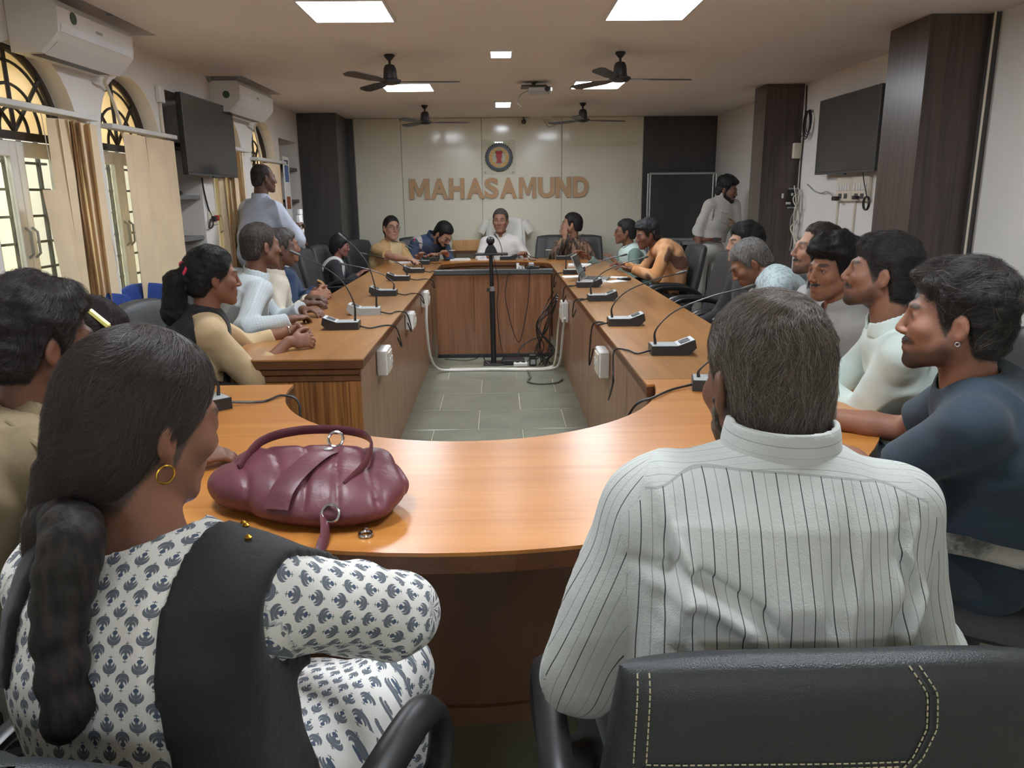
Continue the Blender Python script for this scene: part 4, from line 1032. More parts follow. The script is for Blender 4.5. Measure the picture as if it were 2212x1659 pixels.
# ---- head
class Frame:
    def __init__(s, H, yaw=0., pitch=0., roll=0., sc=1.):
        y, p, r = map(math.radians, (yaw, pitch, roll)); f = np.array([math.sin(y) * math.cos(p), math.cos(y) * math.cos(p), math.sin(p)]); rt = np.array([math.cos(y), -math.sin(y), 0.]); up = np.cross(rt, f)
        s.H = np.array(H, float); s.s = sc; s.f = f; s.r = rt * math.cos(r) - up * math.sin(r); s.u = up * math.cos(r) + rt * math.sin(r); s.M = np.stack([s.r, s.f, s.u], 1)
    def loc(s, P): return ((P - s.H.astype(P.dtype)) @ s.M.astype(P.dtype)) / s.s
    def w(s, q): return s.H + s.M @ np.array(q, float) * s.s
def E_(q, c, r):
    r = np.array(r, F32); d = q - np.array(c, F32); k0 = length(d / r); k1 = length(d / (r * r)); return k0 * (k0 - 1) / np.maximum(k1, 1e-6)
def C_(q, a, b, ra, rb=None): return cap(a, b, ra, rb)[0](q)
def head_sdf(q, o):
    """skull, face and ears in head coordinates (x right, y forward, z up)"""
    jw, fat = o.get('jaw', 1.), o.get('fat', 0.); d = E_(q, (0, -.016, .032), (.074, .094, .088))
    X = np.abs(q[..., 0]); qa = np.stack([X, q[..., 1], q[..., 2]], -1)
    d = smin(d, E_(q, (0, .030, -.030), (.060 * jw + fat, .062, .078)), .03)
    d = smin(d, C_(qa, (.046 * jw + fat, .006, -.052), (.014, .070, -.100), .026 + fat * .5, .020), .028)
    d = smin(d, E_(q, (0, .078, -.102), (.020 * jw, .016, .014)), .016)
    d = smin(d, C_(qa, (.012, .086, .022), (.040, .072, .022), .011, .010), .016)
    d = smin(d, E_(qa, (.042, .060, -.022), (.024 + fat * .6, .024, .022)), .022)
    d = smax(d, -E_(qa, (.032, .104, .004), (.021, .024, .015)), .010)
    d = smin(d, E_(qa, (.0315, .0755, .004), (.0185, .0150, .0142)), .004)
    d = smax(d, -E_(qa, (.0315, .0935, .0025), (.0135, .012, .0048)), .002)
    ns = o.get('nose', 1.)
    d = smin(d, C_(q, (0, .092, .012), (0, .093 + .017 * ns, -.030), .0062, .0095), .012)
    d = smin(d, E_(qa, (.0100, .095 + .006 * ns, -.035), (.0085, .011, .0078)), .006)
    d = smin(d, E_(q, (0, .082, -.066), (.030, .014, .022)), .014)
    d = smin(d, E_(q, (0, .0925, -.062), (.021, .0085, .0065)), .005); d = smin(d, E_(q, (0, .091, -.074), (.018, .0085, .0068)), .005)
    d = smax(d, -C_(qa, (0, .1015, -.0678), (.023, .090, -.0672), .0022), .004)
    # ears
    er = np.stack([X, q[..., 1], q[..., 2]], -1); ca, sa = math.cos(.30), math.sin(.30)
    e = er - np.array((.077, -.010, -.012), F32); e = np.stack([e[..., 0] * .93 - e[..., 1] * .36 * -1, e[..., 1] * .93 - e[..., 0] * .36, e[..., 2]], -1)
    ear = E_(e, (0, 0, .002), (.009, .019, .031)); ear = smax(ear, -E_(e, (.011, .004, .0), (.008, .010, .017)), .004)
    ear = smin(ear, E_(e, (-.004, .010, -.026), (.006, .009, .010)), .006)
    return smin(d, ear, .006)
HLO, HHI = np.array((-.115, -.15, -.17)), np.array((.115, .165, .16))
def corners(fr, lo, hi):
    c = np.array([fr.w((x, y, z)) for x in (lo[0], hi[0]) for y in (lo[1], hi[1]) for z in (lo[2], hi[2])]); return c.min(0), c.max(0)
SEG = {'male': [(.112, .070), (.075, .062), (.044, .052), (.032, .0), (.016, -.035), (.004, .0), (-.014, .020), (-.030, -.02), (-.045, -.070), (-.12, -.078)],
       'bald': [(.112, .112), (.06, .108), (.03, .085), (.022, .0), (.012, -.03), (.004, .0), (-.014, .020), (-.030, -.02), (-.045, -.070), (-.12, -.078)],
       'fringe': [(.112, .050), (.075, .044), (.050, .036), (.036, .0), (.016, -.04), (.004, -.01), (-.014, .012), (-.030, -.03), (-.045, -.085), (-.12, -.095)],
       'woman': [(.112, .086), (.085, .080), (.060, .050), (.040, .010), (.012, -.02), (-.01, -.03), (-.03, -.05), (-.05, -.08), (-.12, -.085)],
       'nape': [(.112, .060), (.075, .052), (.048, .03), (.034, .0), (.012, -.05), (-.01, -.05), (-.03, -.08), (-.05, -.125), (-.12, -.130)]}
def snoise(P, f, seed, oct=3):
    r = np.random.default_rng(seed); o = np.zeros(P.shape[:-1], F32); a = 1.
    for i in range(oct):
        for _ in range(3):
            k = r.normal(size=3); k = k / np.linalg.norm(k) * f; o += a * np.sin(P @ k.astype(F32) + r.uniform(0, 6.28))
        f *= 1.9; a *= .55
    return o / 3.2
def hair_sdf(q, o):
    st = o.get('style', 'male'); tt, ts, tb = o.get('top', .016), o.get('side', .008), o.get('back', .012)
    d = E_(q, (0, -.016, .032), (.074, .094, .088)); d = smin(d, E_(q, (0, -.045, -.035), (.062, .058, .07)), .03)
    z, y = q[..., 2], q[..., 1]; kt = np.clip((z - .02) / .08, 0, 1); kb = np.clip((-y) / .09, 0, 1)
    th = ts + (tt - ts) * kt + (tb - ts) * kb * (1 - kt); th = th + o.get('puff', 0.) * np.clip((y - .0) / .1, 0, 1) * kt
    th = th + o.get('rough', .002) * snoise(q, o.get('freq', 140.), o.get('seed', 1), 3)
    S = SEG[st]; ys = np.array([a for a, b in S][::-1]); zs = np.array([b for a, b in S][::-1]); lim = np.interp(y, ys, zs).astype(F32) + o.get('line', 0.)
    lim = lim + .003 * snoise(q, 260., 5, 2)
    d = d - th * np.clip(.30 + (z - lim) / .035, .30, 1.)
    d = smax(d, (lim - z) * .75, .005)
    if st == 'bald': d = smax(d, -E_(q, (0, .03, .115), (.05, .085, .05)), .01)
    for (a, b, ra, rb) in o.get('extra', ()): d = smin(d, C_(q, a, b, ra, rb) - .0025 * snoise(q, 150., 9, 2), .012)
    return d

# ---- assembled person
def ik(S, W, la, lb, hint):
    S, W = np.array(S, float), np.array(W, float); v = W - S; L = np.linalg.norm(v); L2 = min(L, (la + lb) * .995)
    if L > L2: W = S + v / L * L2; v = W - S; L = L2
    a = (la * la - lb * lb + L * L) / (2 * L); hgt = math.sqrt(max(0., la * la - a * a)); ax = v / L; hv = np.array(hint, float); hv = nrm(hv - ax * (hv @ ax))
    return S + ax * a + hv * hgt, W
def hand(fl, W, d, n, side, curl=.5, s=1., spread=1., lab=0, thumb=1.):
    """five-fingered hand: d = finger direction, n = where the palm looks"""
    d = nrm(d); n = np.array(n, float); n = nrm(n - d * (d @ n)); tdir = np.cross(d, n) if side == 'R' else np.cross(n, d)
    W = np.array(W, float); k = .006 * s
    fl.add(ecap(W - d * .012 * s, W + d * .035 * s, tdir, (.024 * s, .018 * s), (.036 * s, .0155 * s)), .012, lab)
    fl.add(ecap(W + d * .03 * s, W + d * .080 * s, tdir, (.037 * s, .015 * s), (.038 * s, .0125 * s)), .010, lab)
    for off, ln, r in ((.029, .070, .0090), (.0095, .078, .0094), (-.010, .072, .0090), (-.0285, .056, .0080)):
        p = W + d * (.084 - abs(off - .005) * .25) * s + tdir * off * s * spread; a = curl * .35; L = ln * s
        base = d + tdir * off * 1.6 * (spread - .6)
        for i, fr in enumerate((.45, .31, .24)):
            a += curl * (.55, .85, .6)[i]; dv = nrm(nrm(base) * math.cos(a) + n * math.sin(a)); q = p + dv * L * fr
            fl.add(cap(p, q, r * s * (1 - .1 * i), r * s * (.9 - .1 * i)), k, lab, .015); p = q
    p = W + d * .022 * s + tdir * .028 * s + n * .004 * s
    for i, (ln, r) in enumerate(((.040, .0125), (.034, .0105), (.026, .009))):
        dv = nrm(tdir * (.75 - .28 * i * thumb) + d * (.62 + .2 * i) + n * (.25 + .30 * curl * i)); q = p + dv * ln * s; fl.add(cap(p, q, r * s, r * s * .88), k * 1.3, lab, .015); p = q
def blotch(Pl, c, r): return np.clip(1 - length((Pl - np.array(c)) / np.array(r)), 0, 1)
def person(label, H, yaw, pitch=0., roll=0., B=(0, 0), seat=.47, ty=0., sc=1., hs=None, skin=(128, 88, 66), vox=.008, head=None, hair=None, haircol=(34, 30, 28), grey=0.,
           arms=None, sleeve='long', shirt=None, shirtvox=None, wid=1., belly=0., bow=.03, N=None, trousers=(58, 58, 62), legs='sit', knees=None, collar=True, neckopen=0., wrinkle=.004,
           beard=None, moustache=None, brow=1., strands=0, flow=None, extra=None, group=None, stand=False, offs=.013, name='person', undershirt=None, clothes_name='shirt', folds=None, lap=None, trim=-.075, goatee=0., seedn=1, lip=(112, 70, 62), neckr=0., pelvis_z=None, strand_len=.05, strand_rad=.00035, eyes=True, shadow_beard=0.):
    g_ = sum(skin) / 3 - 8; skin = tuple(c * .86 + g_ * .14 for c in skin)
    head = head or {}; hair = hair or {}; hs = hs or sc
    Bp = np.array([B[0], B[1], (pelvis_z if pelvis_z is not None else seat + .09)], float)
    org = np.array([B[0], B[1], 0.]); t = thing(name, label, 'person', org, group=group)
    fr = Frame(H, yaw, pitch, roll, hs); tyr = math.radians(ty); tf = np.array([math.sin(tyr), math.cos(tyr), 0.]); tu = np.array([math.cos(tyr), -math.sin(tyr), 0.])
    if N is None: N = np.array(H) + np.array((0, 0, -.182)) * sc - tf * .045 * sc
    N = np.array(N, float); spine = N - Bp; ax = nrm(spine); back = -nrm(tf - ax * (tf @ ax)); up = ax
    sp = lambda q: Bp + spine * q + back * bow * 4 * q * (1 - q)
    secs = [(0, .165, .118), (.22, .148, .108 + belly), (.5, .158, .112 + belly * .6), (.72, .170, .108), (.86, .150, .088), (.94, .088, .062)]
    def torso(fl, o, kf=1., labs=1):
        for (q0, a0, b0), (q1, a1, b1) in zip(secs[:-1], secs[1:]):
            fl.add(ecap(sp(q0), sp(q1), tu, (a0 * sc * wid * kf + o, b0 * sc * kf + o), (a1 * sc * wid * kf + o, b1 * sc * kf + o)), .03, labs, .05)
    sh = {}; el = {}; wr = {}; arms = arms or {}
    for sd, s in (('L', -1), ('R', 1)):
        A = arms.get(sd, {}); S = sp(.865) + tu * s * .160 * sc * wid + tf * A.get('fwd', .02) + np.array((0, 0, A.get('up', 0.)))
        W = A.get('to'); W = S + np.array((0, 0, -.5)) if W is None else W
        hint = A.get('hint', tuple(tu * s * .6 - tf * .2 + np.array((0, 0, -1.)))); E, W = ik(S, W, .285 * sc * A.get('la', 1.), .255 * sc * A.get('lb', 1.), hint); sh[sd], el[sd], wr[sd] = S, E, W
    # skin: one continuous body with head, neck, trunk, arms and hands
    pts = [Bp - .1, Bp + .1]; lo, hi = corners(fr, HLO, HHI)
    allp = np.array([lo, hi, Bp - .16, Bp + .16] + [sh[k] + .09 for k in sh] + [sh[k] - .09 for k in sh] + [wr[k] + .19 for k in wr] + [wr[k] - .19 for k in wr] + [el[k] + .08 for k in el] + [el[k] - .08 for k in el])
    fl = Fld(allp.min(0) - .02, allp.max(0) + .02, vox)
    torso(fl, -.016 if not undershirt else -.004, .97)
    nb = fr.w((0, -.028, -.045)); fl.add(cap(nb, N - up * .02 * sc, .054 * sc, .058 * sc), .03, 2)
    for sd in ('L', 'R'):
        fl.add(cap(N - up * .055 * sc, sh[sd] - up * .005, .04 * sc, .040 * sc), .04, 1); fl.add(cap(sh[sd], el[sd], .045 * sc, .036 * sc), .02, 3)
        m = el[sd] * .65 + wr[sd] * .35; fl.add(cap(el[sd], m, .037 * sc, .037 * sc), .015, 3); fl.add(cap(m, wr[sd], .036 * sc, .024 * sc), .015, 3)
        A = arms.get(sd, {}); fd = A.get('dir', wr[sd] - el[sd]); pn = A.get('palm', (0, 0, -1)); 
        if A.get('hand', True): hand(fl, wr[sd] + nrm(fd) * .014 * sc, fd, pn, sd, A.get('curl', .5), sc * .98, A.get('spread', 1.), 3)
    sl = fl.sl(lo, hi); d = head_sdf(fr.loc(fl.pts(sl)), head) * hs; fl.L[sl] = np.where(d < fl.D[sl], 5, fl.L[sl]); fl.D[sl] = smin(d.astype(F32), fl.D[sl], .018)
    V, Q, I = nets(fl.D, fl.lo, vox); V = relax(V, Q, 1, .25)
    me = fastmesh('body', V - org, Q)
    Pl = fr.loc(V); nV = len(V); base = np.array(lin(skin)[:3]); col = np.tile(base, (nV, 1)); isH = (length(Pl) < .2)
    qa = np.stack([np.abs(Pl[:, 0]), Pl[:, 1], Pl[:, 2]], 1)
    def tint(m, c, a): nonlocal col; m = np.clip(m * a, 0, 1)[:, None] * isH[:, None]; col = col * (1 - m) + np.array(lin(c)[:3]) * m
    col *= (1 + .10 * snoise(V.astype(F32), 30., 3, 2))[:, None]
    red = tuple(min(255, skin[0] * 1.06) if i == 0 else skin[i] * (.92) for i in range(3))
    tint(blotch(qa, (.042, .07, -.025), (.03, .04, .028)), red, .25); tint(blotch(qa, (.08, -.01, -.01), (.02, .03, .04)), red, .3); tint(blotch(Pl, (0, .118, -.03), (.02, .03, .018)), red, .25)
    tint(np.clip(2.5 * blotch(Pl, (0, .095, -.0685), (.026, .02, .015)), 0, 1), lip, .6)
    if eyes: tint(np.clip(2 * blotch(qa, (.032, .088, .004), (.022, .022, .013)), 0, 1), tuple(x * .55 for x in skin), .7)
    dark = tuple(x * .6 for x in haircol)
    tint(np.clip(4 * blotch(qa, (.033, .083, .0265), (.024, .03, .0075)), 0, 1), haircol, .9 * brow)
    if shadow_beard: ln = np.interp(Pl[:, 1], [-.01, .012, .04, .08, .1], [-.0, -.02, -.05, -.062, -.066]); tint(np.clip((ln - Pl[:, 2]) / .022, 0, 1) * np.clip((Pl[:, 1] + .012) / .02, 0, 1) * np.clip((Pl[:, 2] + .16) / .03, 0, 1) * (.85 + .3 * snoise(V.astype(F32), 60., 8, 2)), (50, 42, 37), shadow_beard)
    if goatee: tint(np.clip(2.2 * blotch(qa, (.0, .080, -.106), (.062, .060, .040)), 0, 1) * np.clip((-.078 - Pl[:, 2]) / .008 + .5, 0, 1), (44, 37, 33), goatee); tint(np.clip(3 * blotch(qa, (.020, .092, -.0555), (.036, .035, .0115)), 0, 1), (44, 37, 33), goatee)
    if hair.get('style') and not hair.get('none'): tint(np.clip((Pl[:, 2] - np.interp(Pl[:, 1], [a for a, b in SEG[hair['style']]][::-1], [b for a, b in SEG[hair['style']]][::-1]) - hair.get('line', 0.)) / .01 + .6, 0, 1) * (np.abs(Pl[:, 0]) < .0735), haircol, .95 if hair['style'] != 'bald' else .55)
    set_attr(me, 'Col', 'FLOAT_COLOR', np.concatenate([col, np.ones((nV, 1))], 1)); link('body', me, M['skin'], t)
    # eyes
    if eyes:
        for s in (-1, 1):
            g = Geo(); R = .0122; g.lathe([(R * math.sin(a), R * math.cos(a)) for a in np.linspace(.02, PI - .02, 12)], n=16, M=Matrix.Rotation(-PI / 2, 4, 'X'))
            vs = np.array(g.v); ang = np.degrees(np.arccos(np.clip(vs[:, 1] / R, -1, 1))); cc = np.where(ang[:, None] < 13, (.01, .008, .006), np.where(ang[:, None] < 31, (.05, .025, .012), (.62, .58, .54)))
            wv = np.array([fr.w(v + np.array((s * .0315, .0745, .0030))) for v in vs]) - org; g.v = [tuple(p) for p in wv]
            o = g.obj('eye', M['eye'], t, True); set_attr(o.data, 'Col', 'FLOAT_COLOR', np.concatenate([cc, np.ones((len(cc), 1))], 1))
    # hair cap, optional strands
    hv = min(vox, .006); ho = None
    if hair.get('style') and not hair.get('none'):
        ex = [np.array(p) for e in hair.get('extra', ()) for p in e[:2]]; L0, H0 = np.minimum(HLO, np.min(ex, 0) - .06) if ex else HLO, np.maximum(HHI, np.max(ex, 0) + .06) if ex else HHI
        lo, hi = corners(fr, L0, H0); hf = Fld(lo, hi, hv); P = hf.pts((slice(0, hf.n[0]), slice(0, hf.n[1]), slice(0, hf.n[2])))
        hf.D = (hair_sdf(fr.loc(P), hair) * hs).astype(F32); hV, hQ, _ = nets(hf.D, hf.lo, hv)
        hm = hair_mat('hair ' + label[:18], haircol, grey); ho = link('hair', fastmesh('hair', hV - org, hQ), hm, t)
        if strands: make_strands(fr, hair, hV, hQ, strands, flow, strand_len, strand_rad, strand_mat('strand ' + label[:16], haircol, grey), org, ho, hs)
    def facehair(nm, zone, th, sd=3):
        lo, hi = corners(fr, np.array((-.09, -.03, -.155)), np.array((.09, .15, -.0))); h2 = min(vox, .005); f2 = Fld(lo, hi, h2); P = fr.loc(f2.pts((slice(0, f2.n[0]), slice(0, f2.n[1]), slice(0, f2.n[2]))))
        hd = head_sdf(P, head); f2.D = (smax(hd - th - .0012 * snoise(P, 330., sd, 2), zone(P), .004) * hs).astype(F32); V2, Q2, _ = nets(f2.D, f2.lo, h2)
        if len(V2): link(nm, fastmesh(nm, V2 - org, Q2), hair_mat(nm + ' ' + label[:14], tuple(x * 1.05 for x in haircol), grey), t)
    if moustache: facehair('moustache', lambda P: smax(E_(np.stack([np.abs(P[..., 0]), P[..., 1], P[..., 2]], -1), (.012, .10, -.0525 - 0.0), (.022, .03, .0085)), -E_(P, (0, .10, -.03), (.012, .02, .018)), .003), moustache)
    if beard:
        def z_(P):
            chin = head.get('chinonly', None)
            X = np.abs(P[..., 0]); line_ = np.interp(P[..., 1], [-.02, .012, .03, .06, .085, .1], [-.01, -.02, -.055, -.066, -.088, -.082]); return smax(P[..., 2] - line_.astype(F32), (-P[..., 1] if not chin else chin - P[..., 1]), .004)
        facehair('beard', z_, beard, 4)
    # garment of the upper body
    if shirt is not None:
        sv = shirtvox or vox; o = offs; lim = {'long': .93, 'half': None, 'three': .55}
        allp = np.array([Bp - .24, Bp + .24, N + .12, N - .12] + [sh[k] + .11 for k in sh] + [sh[k] - .11 for k in sh] + [el[k] + .09 for k in el] + [el[k] - .09 for k in el] + ([wr[k] + .06 for k in wr] + [wr[k] - .06 for k in wr] if sleeve != 'half' else []))
        sf = Fld(allp.min(0) - .02, allp.max(0) + .02, sv); torso(sf, o, 1., 1)
        for si, sd in enumerate(('L', 'R')):
            sf.add(cap(N - up * .060 * sc, sh[sd] + up * .0, .044 * sc + o * .6, .047 * sc + o * .6), .045, 1); 
            if sleeve == 'none': continue
            if sleeve == 'half': e = sh[sd] * .30 + el[sd] * .70; sf.add(cap(sh[sd], e, .052 * sc + o, .050 * sc + o), .03, 2 + si)
            else:
                sf.add(cap(sh[sd], el[sd], .050 * sc + o, .043 * sc + o * .9), .03, 2 + si); e = el[sd] + (wr[sd] - el[sd]) * lim[sleeve]; sf.add(cap(el[sd], e, .043 * sc + o * .9, .034 * sc + o * .7), .02, 4 + si)
            q0 = sh[sd] if sleeve == 'half' else el[sd]; ax_ = nrm(e - q0); cut_at = e
            sl = sf.sl(e - .10, e + .10); P = sf.pts(sl)
            if P.size: pl = (P - e.astype(F32)) @ ax_.astype(F32); near = length(P - e.astype(F32)) < .085; sf.D[sl] = np.where(near & (sf.L[sl] >= 2), np.maximum(sf.D[sl], pl), sf.D[sl])
        if wrinkle:
            def wk(D, P):
                band = np.abs(D) < .03; Dn = D.copy(); q = P[band]
                x = (q @ tu.astype(F32)) * 14; dn = snoise(np.stack([q @ tu.astype(F32) * .8, q @ tf.astype(F32) * .8, q[:, 2] * 1.5], -1), 22., seedn, 3)
                qw = q + .03 * np.stack([snoise(q, 9., seedn + 3, 1), snoise(q, 9., seedn + 4, 1), snoise(q, 9., seedn + 5, 1)], -1); qa = qw.copy(); qa[:, 2] *= .55; rid = np.clip(1 - 1.6 * np.abs(snoise(qa, 13., seedn + 7, 2)), 0, 1) ** 2; Dn[band] += wrinkle * (dn * .5 - 1.5 * rid + .3); return Dn
            sf.every(wk)
        if folds:
            def fk(D, P):
                band = np.abs(D) < .035; Dn = D.copy(); q = P[band] - Bp.astype(F32); x = q @ tu.astype(F32); z = q @ ax.astype(F32); bk = np.clip(-(q @ tf.astype(F32)) / .03 + .5, 0, 1); s_ = np.zeros(len(x), F32)
                for pts, wd, dp in folds:
                    dm = np.full(len(x), 9., F32); sg = np.zeros(len(x), F32); tt = np.zeros(len(x), F32); n_ = len(pts) - 1
                    for i in range(n_):
                        a, b = np.array(pts[i], F32), np.array(pts[i + 1], F32); ab = b - a; qx, qz = x - a[0], z - a[1]; t_ = np.clip((qx * ab[0] + qz * ab[1]) / (ab @ ab), 0, 1); dx, dz = qx - t_ * ab[0], qz - t_ * ab[1]; d_ = np.sqrt(dx * dx + dz * dz); m_ = d_ < dm
                        cr = (ab[0] * dz - ab[1] * dx) / np.sqrt(ab @ ab); dm = np.where(m_, d_, dm); sg = np.where(m_, cr, sg); tt = np.where(m_, (i + t_) / n_, tt)
                    env = np.sin(np.pi * np.clip(tt, .04, .96)) ** .6; s_ += dp * env * (np.exp(-(dm / wd) ** 2) * 1.0 - .9 * np.exp(-((sg - 1.7 * wd) / wd) ** 2) * np.exp(-np.clip(dm - 2.2 * wd, 0, 9) / (wd * .5)))
                Dn[band] += s_ * bk; return Dn
            sf.every(fk)
        # neck opening
        cpt = N + up * .01 * sc; sf.sub(cap(N - up * .005 * sc, nb, .060 * sc + neckr, .066 * sc + neckr), .006)
        if neckopen: sf.sub(cap(N + tf * .085 * sc + up * .03, N + tf * (.135 + belly) * sc - up * neckopen * sc, .034 * sc, .008 * sc), .004)
        sf.every(lambda D, P: np.maximum(D, ((Bp + trim * ax).astype(F32) - P) @ ax.astype(F32)))
        V, Q, I = nets(sf.D, sf.lo, sv); V = relax(V, Q, 1, .3); labs = sf.L[I[:, 0], I[:, 1], I[:, 2]]
        puv = np.zeros((len(V), 3)); rel = V - Bp; puv[:, 0] = rel @ tu; puv[:, 1] = rel @ ax + .8 * (rel @ tf); puv[:, 2] = rel @ ax
        ang = np.arctan2(rel @ tu, -(rel @ tf)); k_ = labs <= 1; puv[k_, 0] = puv[k_, 0]
        for si, sd in enumerate(('L', 'R')):
            for lb, a, b in ((2 + si, sh[sd], el[sd]), (4 + si, el[sd], wr[sd])):
                m_ = labs == lb; w_ = nrm(b - a); u_ = nrm(tf - w_ * (tf @ w_)); v_ = np.cross(w_, u_); r_ = V[m_] - a; puv[m_, 0] = np.arctan2(r_ @ v_, r_ @ u_) * .055 * sc; puv[m_, 1] = -(r_ @ w_) + (0 if lb < 4 else -.285 * sc); puv[m_, 2] = 0
        me = fastmesh(clothes_name, V - org, Q); set_attr(me, 'puv', 'FLOAT_VECTOR', puv); so = link(clothes_name, me, shirt, t)
        if collar:
            cf = Fld(N - .13, N + .13, min(sv, .006)); h_ = .045 * sc if collar is True else collar * sc
            def cfn(P):
                q = P - (N + up * .022 * sc).astype(F32); z = q @ up.astype(F32); xr = q @ tu.astype(F32); yr = q @ nrm(tf - up * (tf @ up)).astype(F32)
                rr = np.sqrt((xr / 1.04) ** 2 + yr ** 2); rad = .070 * sc - .16 * np.clip(z, 0, .06) ; dd = np.abs(rr - rad) - .0042 * sc
                frn = np.clip(yr / np.maximum(rr, 1e-4), -1, 1); top = h_ * (1. - .45 * np.clip(frn, 0, 1)); gap = .018 * sc + .35 * np.clip(z, 0, 1)
                dd = np.maximum(dd, np.maximum(z - top, -z - .02 * sc)); return np.maximum(dd, np.where(yr > 0, gap - np.abs(xr), -1))
            cf.D = cfn(cf.pts((slice(0, cf.n[0]), slice(0, cf.n[1]), slice(0, cf.n[2])))).astype(F32); V2, Q2, _ = nets(cf.D, cf.lo, cf.h)
            me = fastmesh('collar', relax(V2, Q2, 1, .3) - org, Q2); r2 = V2 - N; set_attr(me, 'puv', 'FLOAT_VECTOR', np.stack([np.arctan2(r2 @ tu, -(r2 @ tf)) * .065, r2 @ ax, np.full(len(r2), 5.)], 1)); link('collar', me, shirt, t)
    # trousers and shoes
    tm = trousers if not isinstance(trousers, tuple) else cloth('trousers ' + label[:16], trousers)
    hip = {sd: Bp + tu * s * .088 * sc - np.array((0, 0, .01)) for sd, s in (('L', -1), ('R', 1))}
    tfv = Fld(np.minimum(Bp, Bp + tf * .62) - .33 - np.array((0, 0, .55 if stand else .35)), np.maximum(Bp, Bp + tf * .62) + .33, .0125); shoe = []
    tfv.add(ell(Bp - up * .0, (.175 * sc * wid, .135 * sc, .13 * sc), np.stack([tu, tf, np.array((0, 0, 1.))], 1)), .02, 0)
    if lap: tfv.add(ell(*lap), .05, 0)
    for sd, s in (('L', -1), ('R', 1)):
        if stand: kn = hip[sd] + np.array((0, 0, -.43 * sc)) + tf * .02 + tu * s * .015; an = np.array([kn[0], kn[1], .085]) - tf * .03
        else:
            kn = hip[sd] + tf * .43 * sc + tu * s * .07 + np.array((0, 0, -.02)); an = np.array([kn[0], kn[1], .09]) - tf * .03
            if knees and sd in knees: kn = np.array(knees[sd]); an = np.array([kn[0], kn[1], .09]) - tf * .03
        tfv.add(cap(hip[sd], kn, .092 * sc, .066 * sc), .03, 0); tfv.add(cap(kn, an + np.array((0, 0, .0)), .064 * sc, .050 * sc), .02, 0); shoe.append(an)
    V, Q, _ = nets(tfv.D, tfv.lo, .0125); me = fastmesh('trousers', relax(V, Q, 1) - org, Q); r2 = V - Bp; set_attr(me, 'puv', 'FLOAT_VECTOR', np.stack([r2 @ tu + r2[:, 2] * .9, r2 @ tf - .4 * r2[:, 2], r2[:, 2] * 0], 1)); link('trousers', me, tm, t)
    for an in shoe:
        sf2 = Fld(an - .18, an + .18 + tf * .1, .012); b0 = np.array([an[0], an[1], .05]); sf2.add(ecap(b0 - tf * .03, b0 + tf * .15, tu, (.038, .048), (.042, .034)), .01); sf2.add(cap(b0, an, .05, .045), .02)
        sf2.every(lambda D, P: np.maximum(D, .004 - P[..., 2])); V, Q, _ = nets(sf2.D, sf2.lo, .012); link('shoe', fastmesh('shoe', V - org, Q), M['black'], t)
    return dict(t=t, fr=fr, org=org, sp=sp, tu=tu, tf=tf, up=up, sh=sh, el=el, wr=wr, N=N, Bp=Bp, torso=torso, hair=ho, secs=secs)
def local(ctx, p): return tuple(np.array(p) - ctx['org'])
def make_strands(fr, hair, V, Q, n, flow, slen, rad, mat, org, parent, hs):
    r = np.random.default_rng(5); a = V[Q[:, 0]]; e1 = V[Q[:, 1]] - a; e2 = V[Q[:, 3]] - a; ar = np.linalg.norm(np.cross(e1, e2), axis=1); ar = ar / ar.sum()
    f = r.choice(len(Q), n, p=ar); u, v = r.random((n, 1)), r.random((n, 1)); P = a[f] + e1[f] * u + e2[f] * v; P = fr.loc(P.astype(F32)).astype(F32)
    K = 7; pts = np.zeros((n, K, 3), F32); L = (slen * (.5 + r.random(n)) / K).astype(F32); lift = (r.random(n) ** 2 * hair.get('lift', .006)).astype(F32)
    sd = lambda q: hair_sdf(q, hair); jit = (r.normal(size=(n, 3)) * hair.get('jit', .09)).astype(F32) + hair.get('clump', .25) * np.stack([snoise(P, 60., 21, 2), snoise(P, 60., 22, 2), snoise(P, 60., 23, 2)], -1)
    for k in range(K):
        e = 3e-3; d0 = sd(P); G = np.stack([sd(P + np.array(o, F32) * e) - d0 for o in ((1, 0, 0), (0, 1, 0), (0, 0, 1))], -1); G /= np.maximum(length(G), 1e-6)[:, None]
        P = P - G * (d0 - .0006 - lift * k / K)[:, None]; pts[:, k] = P
        D = flow(P) + jit; D = D - G * (D * G).sum(-1)[:, None]; D /= np.maximum(length(D), 1e-6)[:, None]; P = P + D * L[:, None]
    W = (pts.reshape(-1, 3) * hs) @ fr.M.T.astype(F32) + (fr.H - org).astype(F32)
    hc = bpy.data.hair_curves.new('hair_strands'); hc.add_curves([K] * n); hc.position_data.foreach_set('vector', W.astype(F32).ravel())
    ra = hc.attributes.get('radius') or hc.attributes.new('radius', 'FLOAT', 'POINT'); ra.data.foreach_set('value', np.tile(np.linspace(rad, rad * .35, K), n).astype(F32))
    hc.materials.append(mat); o = bpy.data.objects.new('hair_strands', hc); COL.objects.link(o); o.parent = parent; o['kind'] = 'stuff'; return o
# ------------------------------------------------------------------ the people
def flow_short(q): return np.stack([q[:, 0], q[:, 1] + .05, q[:, 2] * .4 - .06], -1) + np.array((0, 0, -.22), F32)
def flow_to(pt):
    p = np.array(pt, F32)
    return lambda q: p - q
def flow_side(q): return np.stack([q[:, 0] * .6 - .05, -.3 * np.ones(len(q)), q[:, 2] * .2 - .05], -1).astype(F32)
FAR, MID = .0085, .0065
def V3(*a): return np.array(a, float)

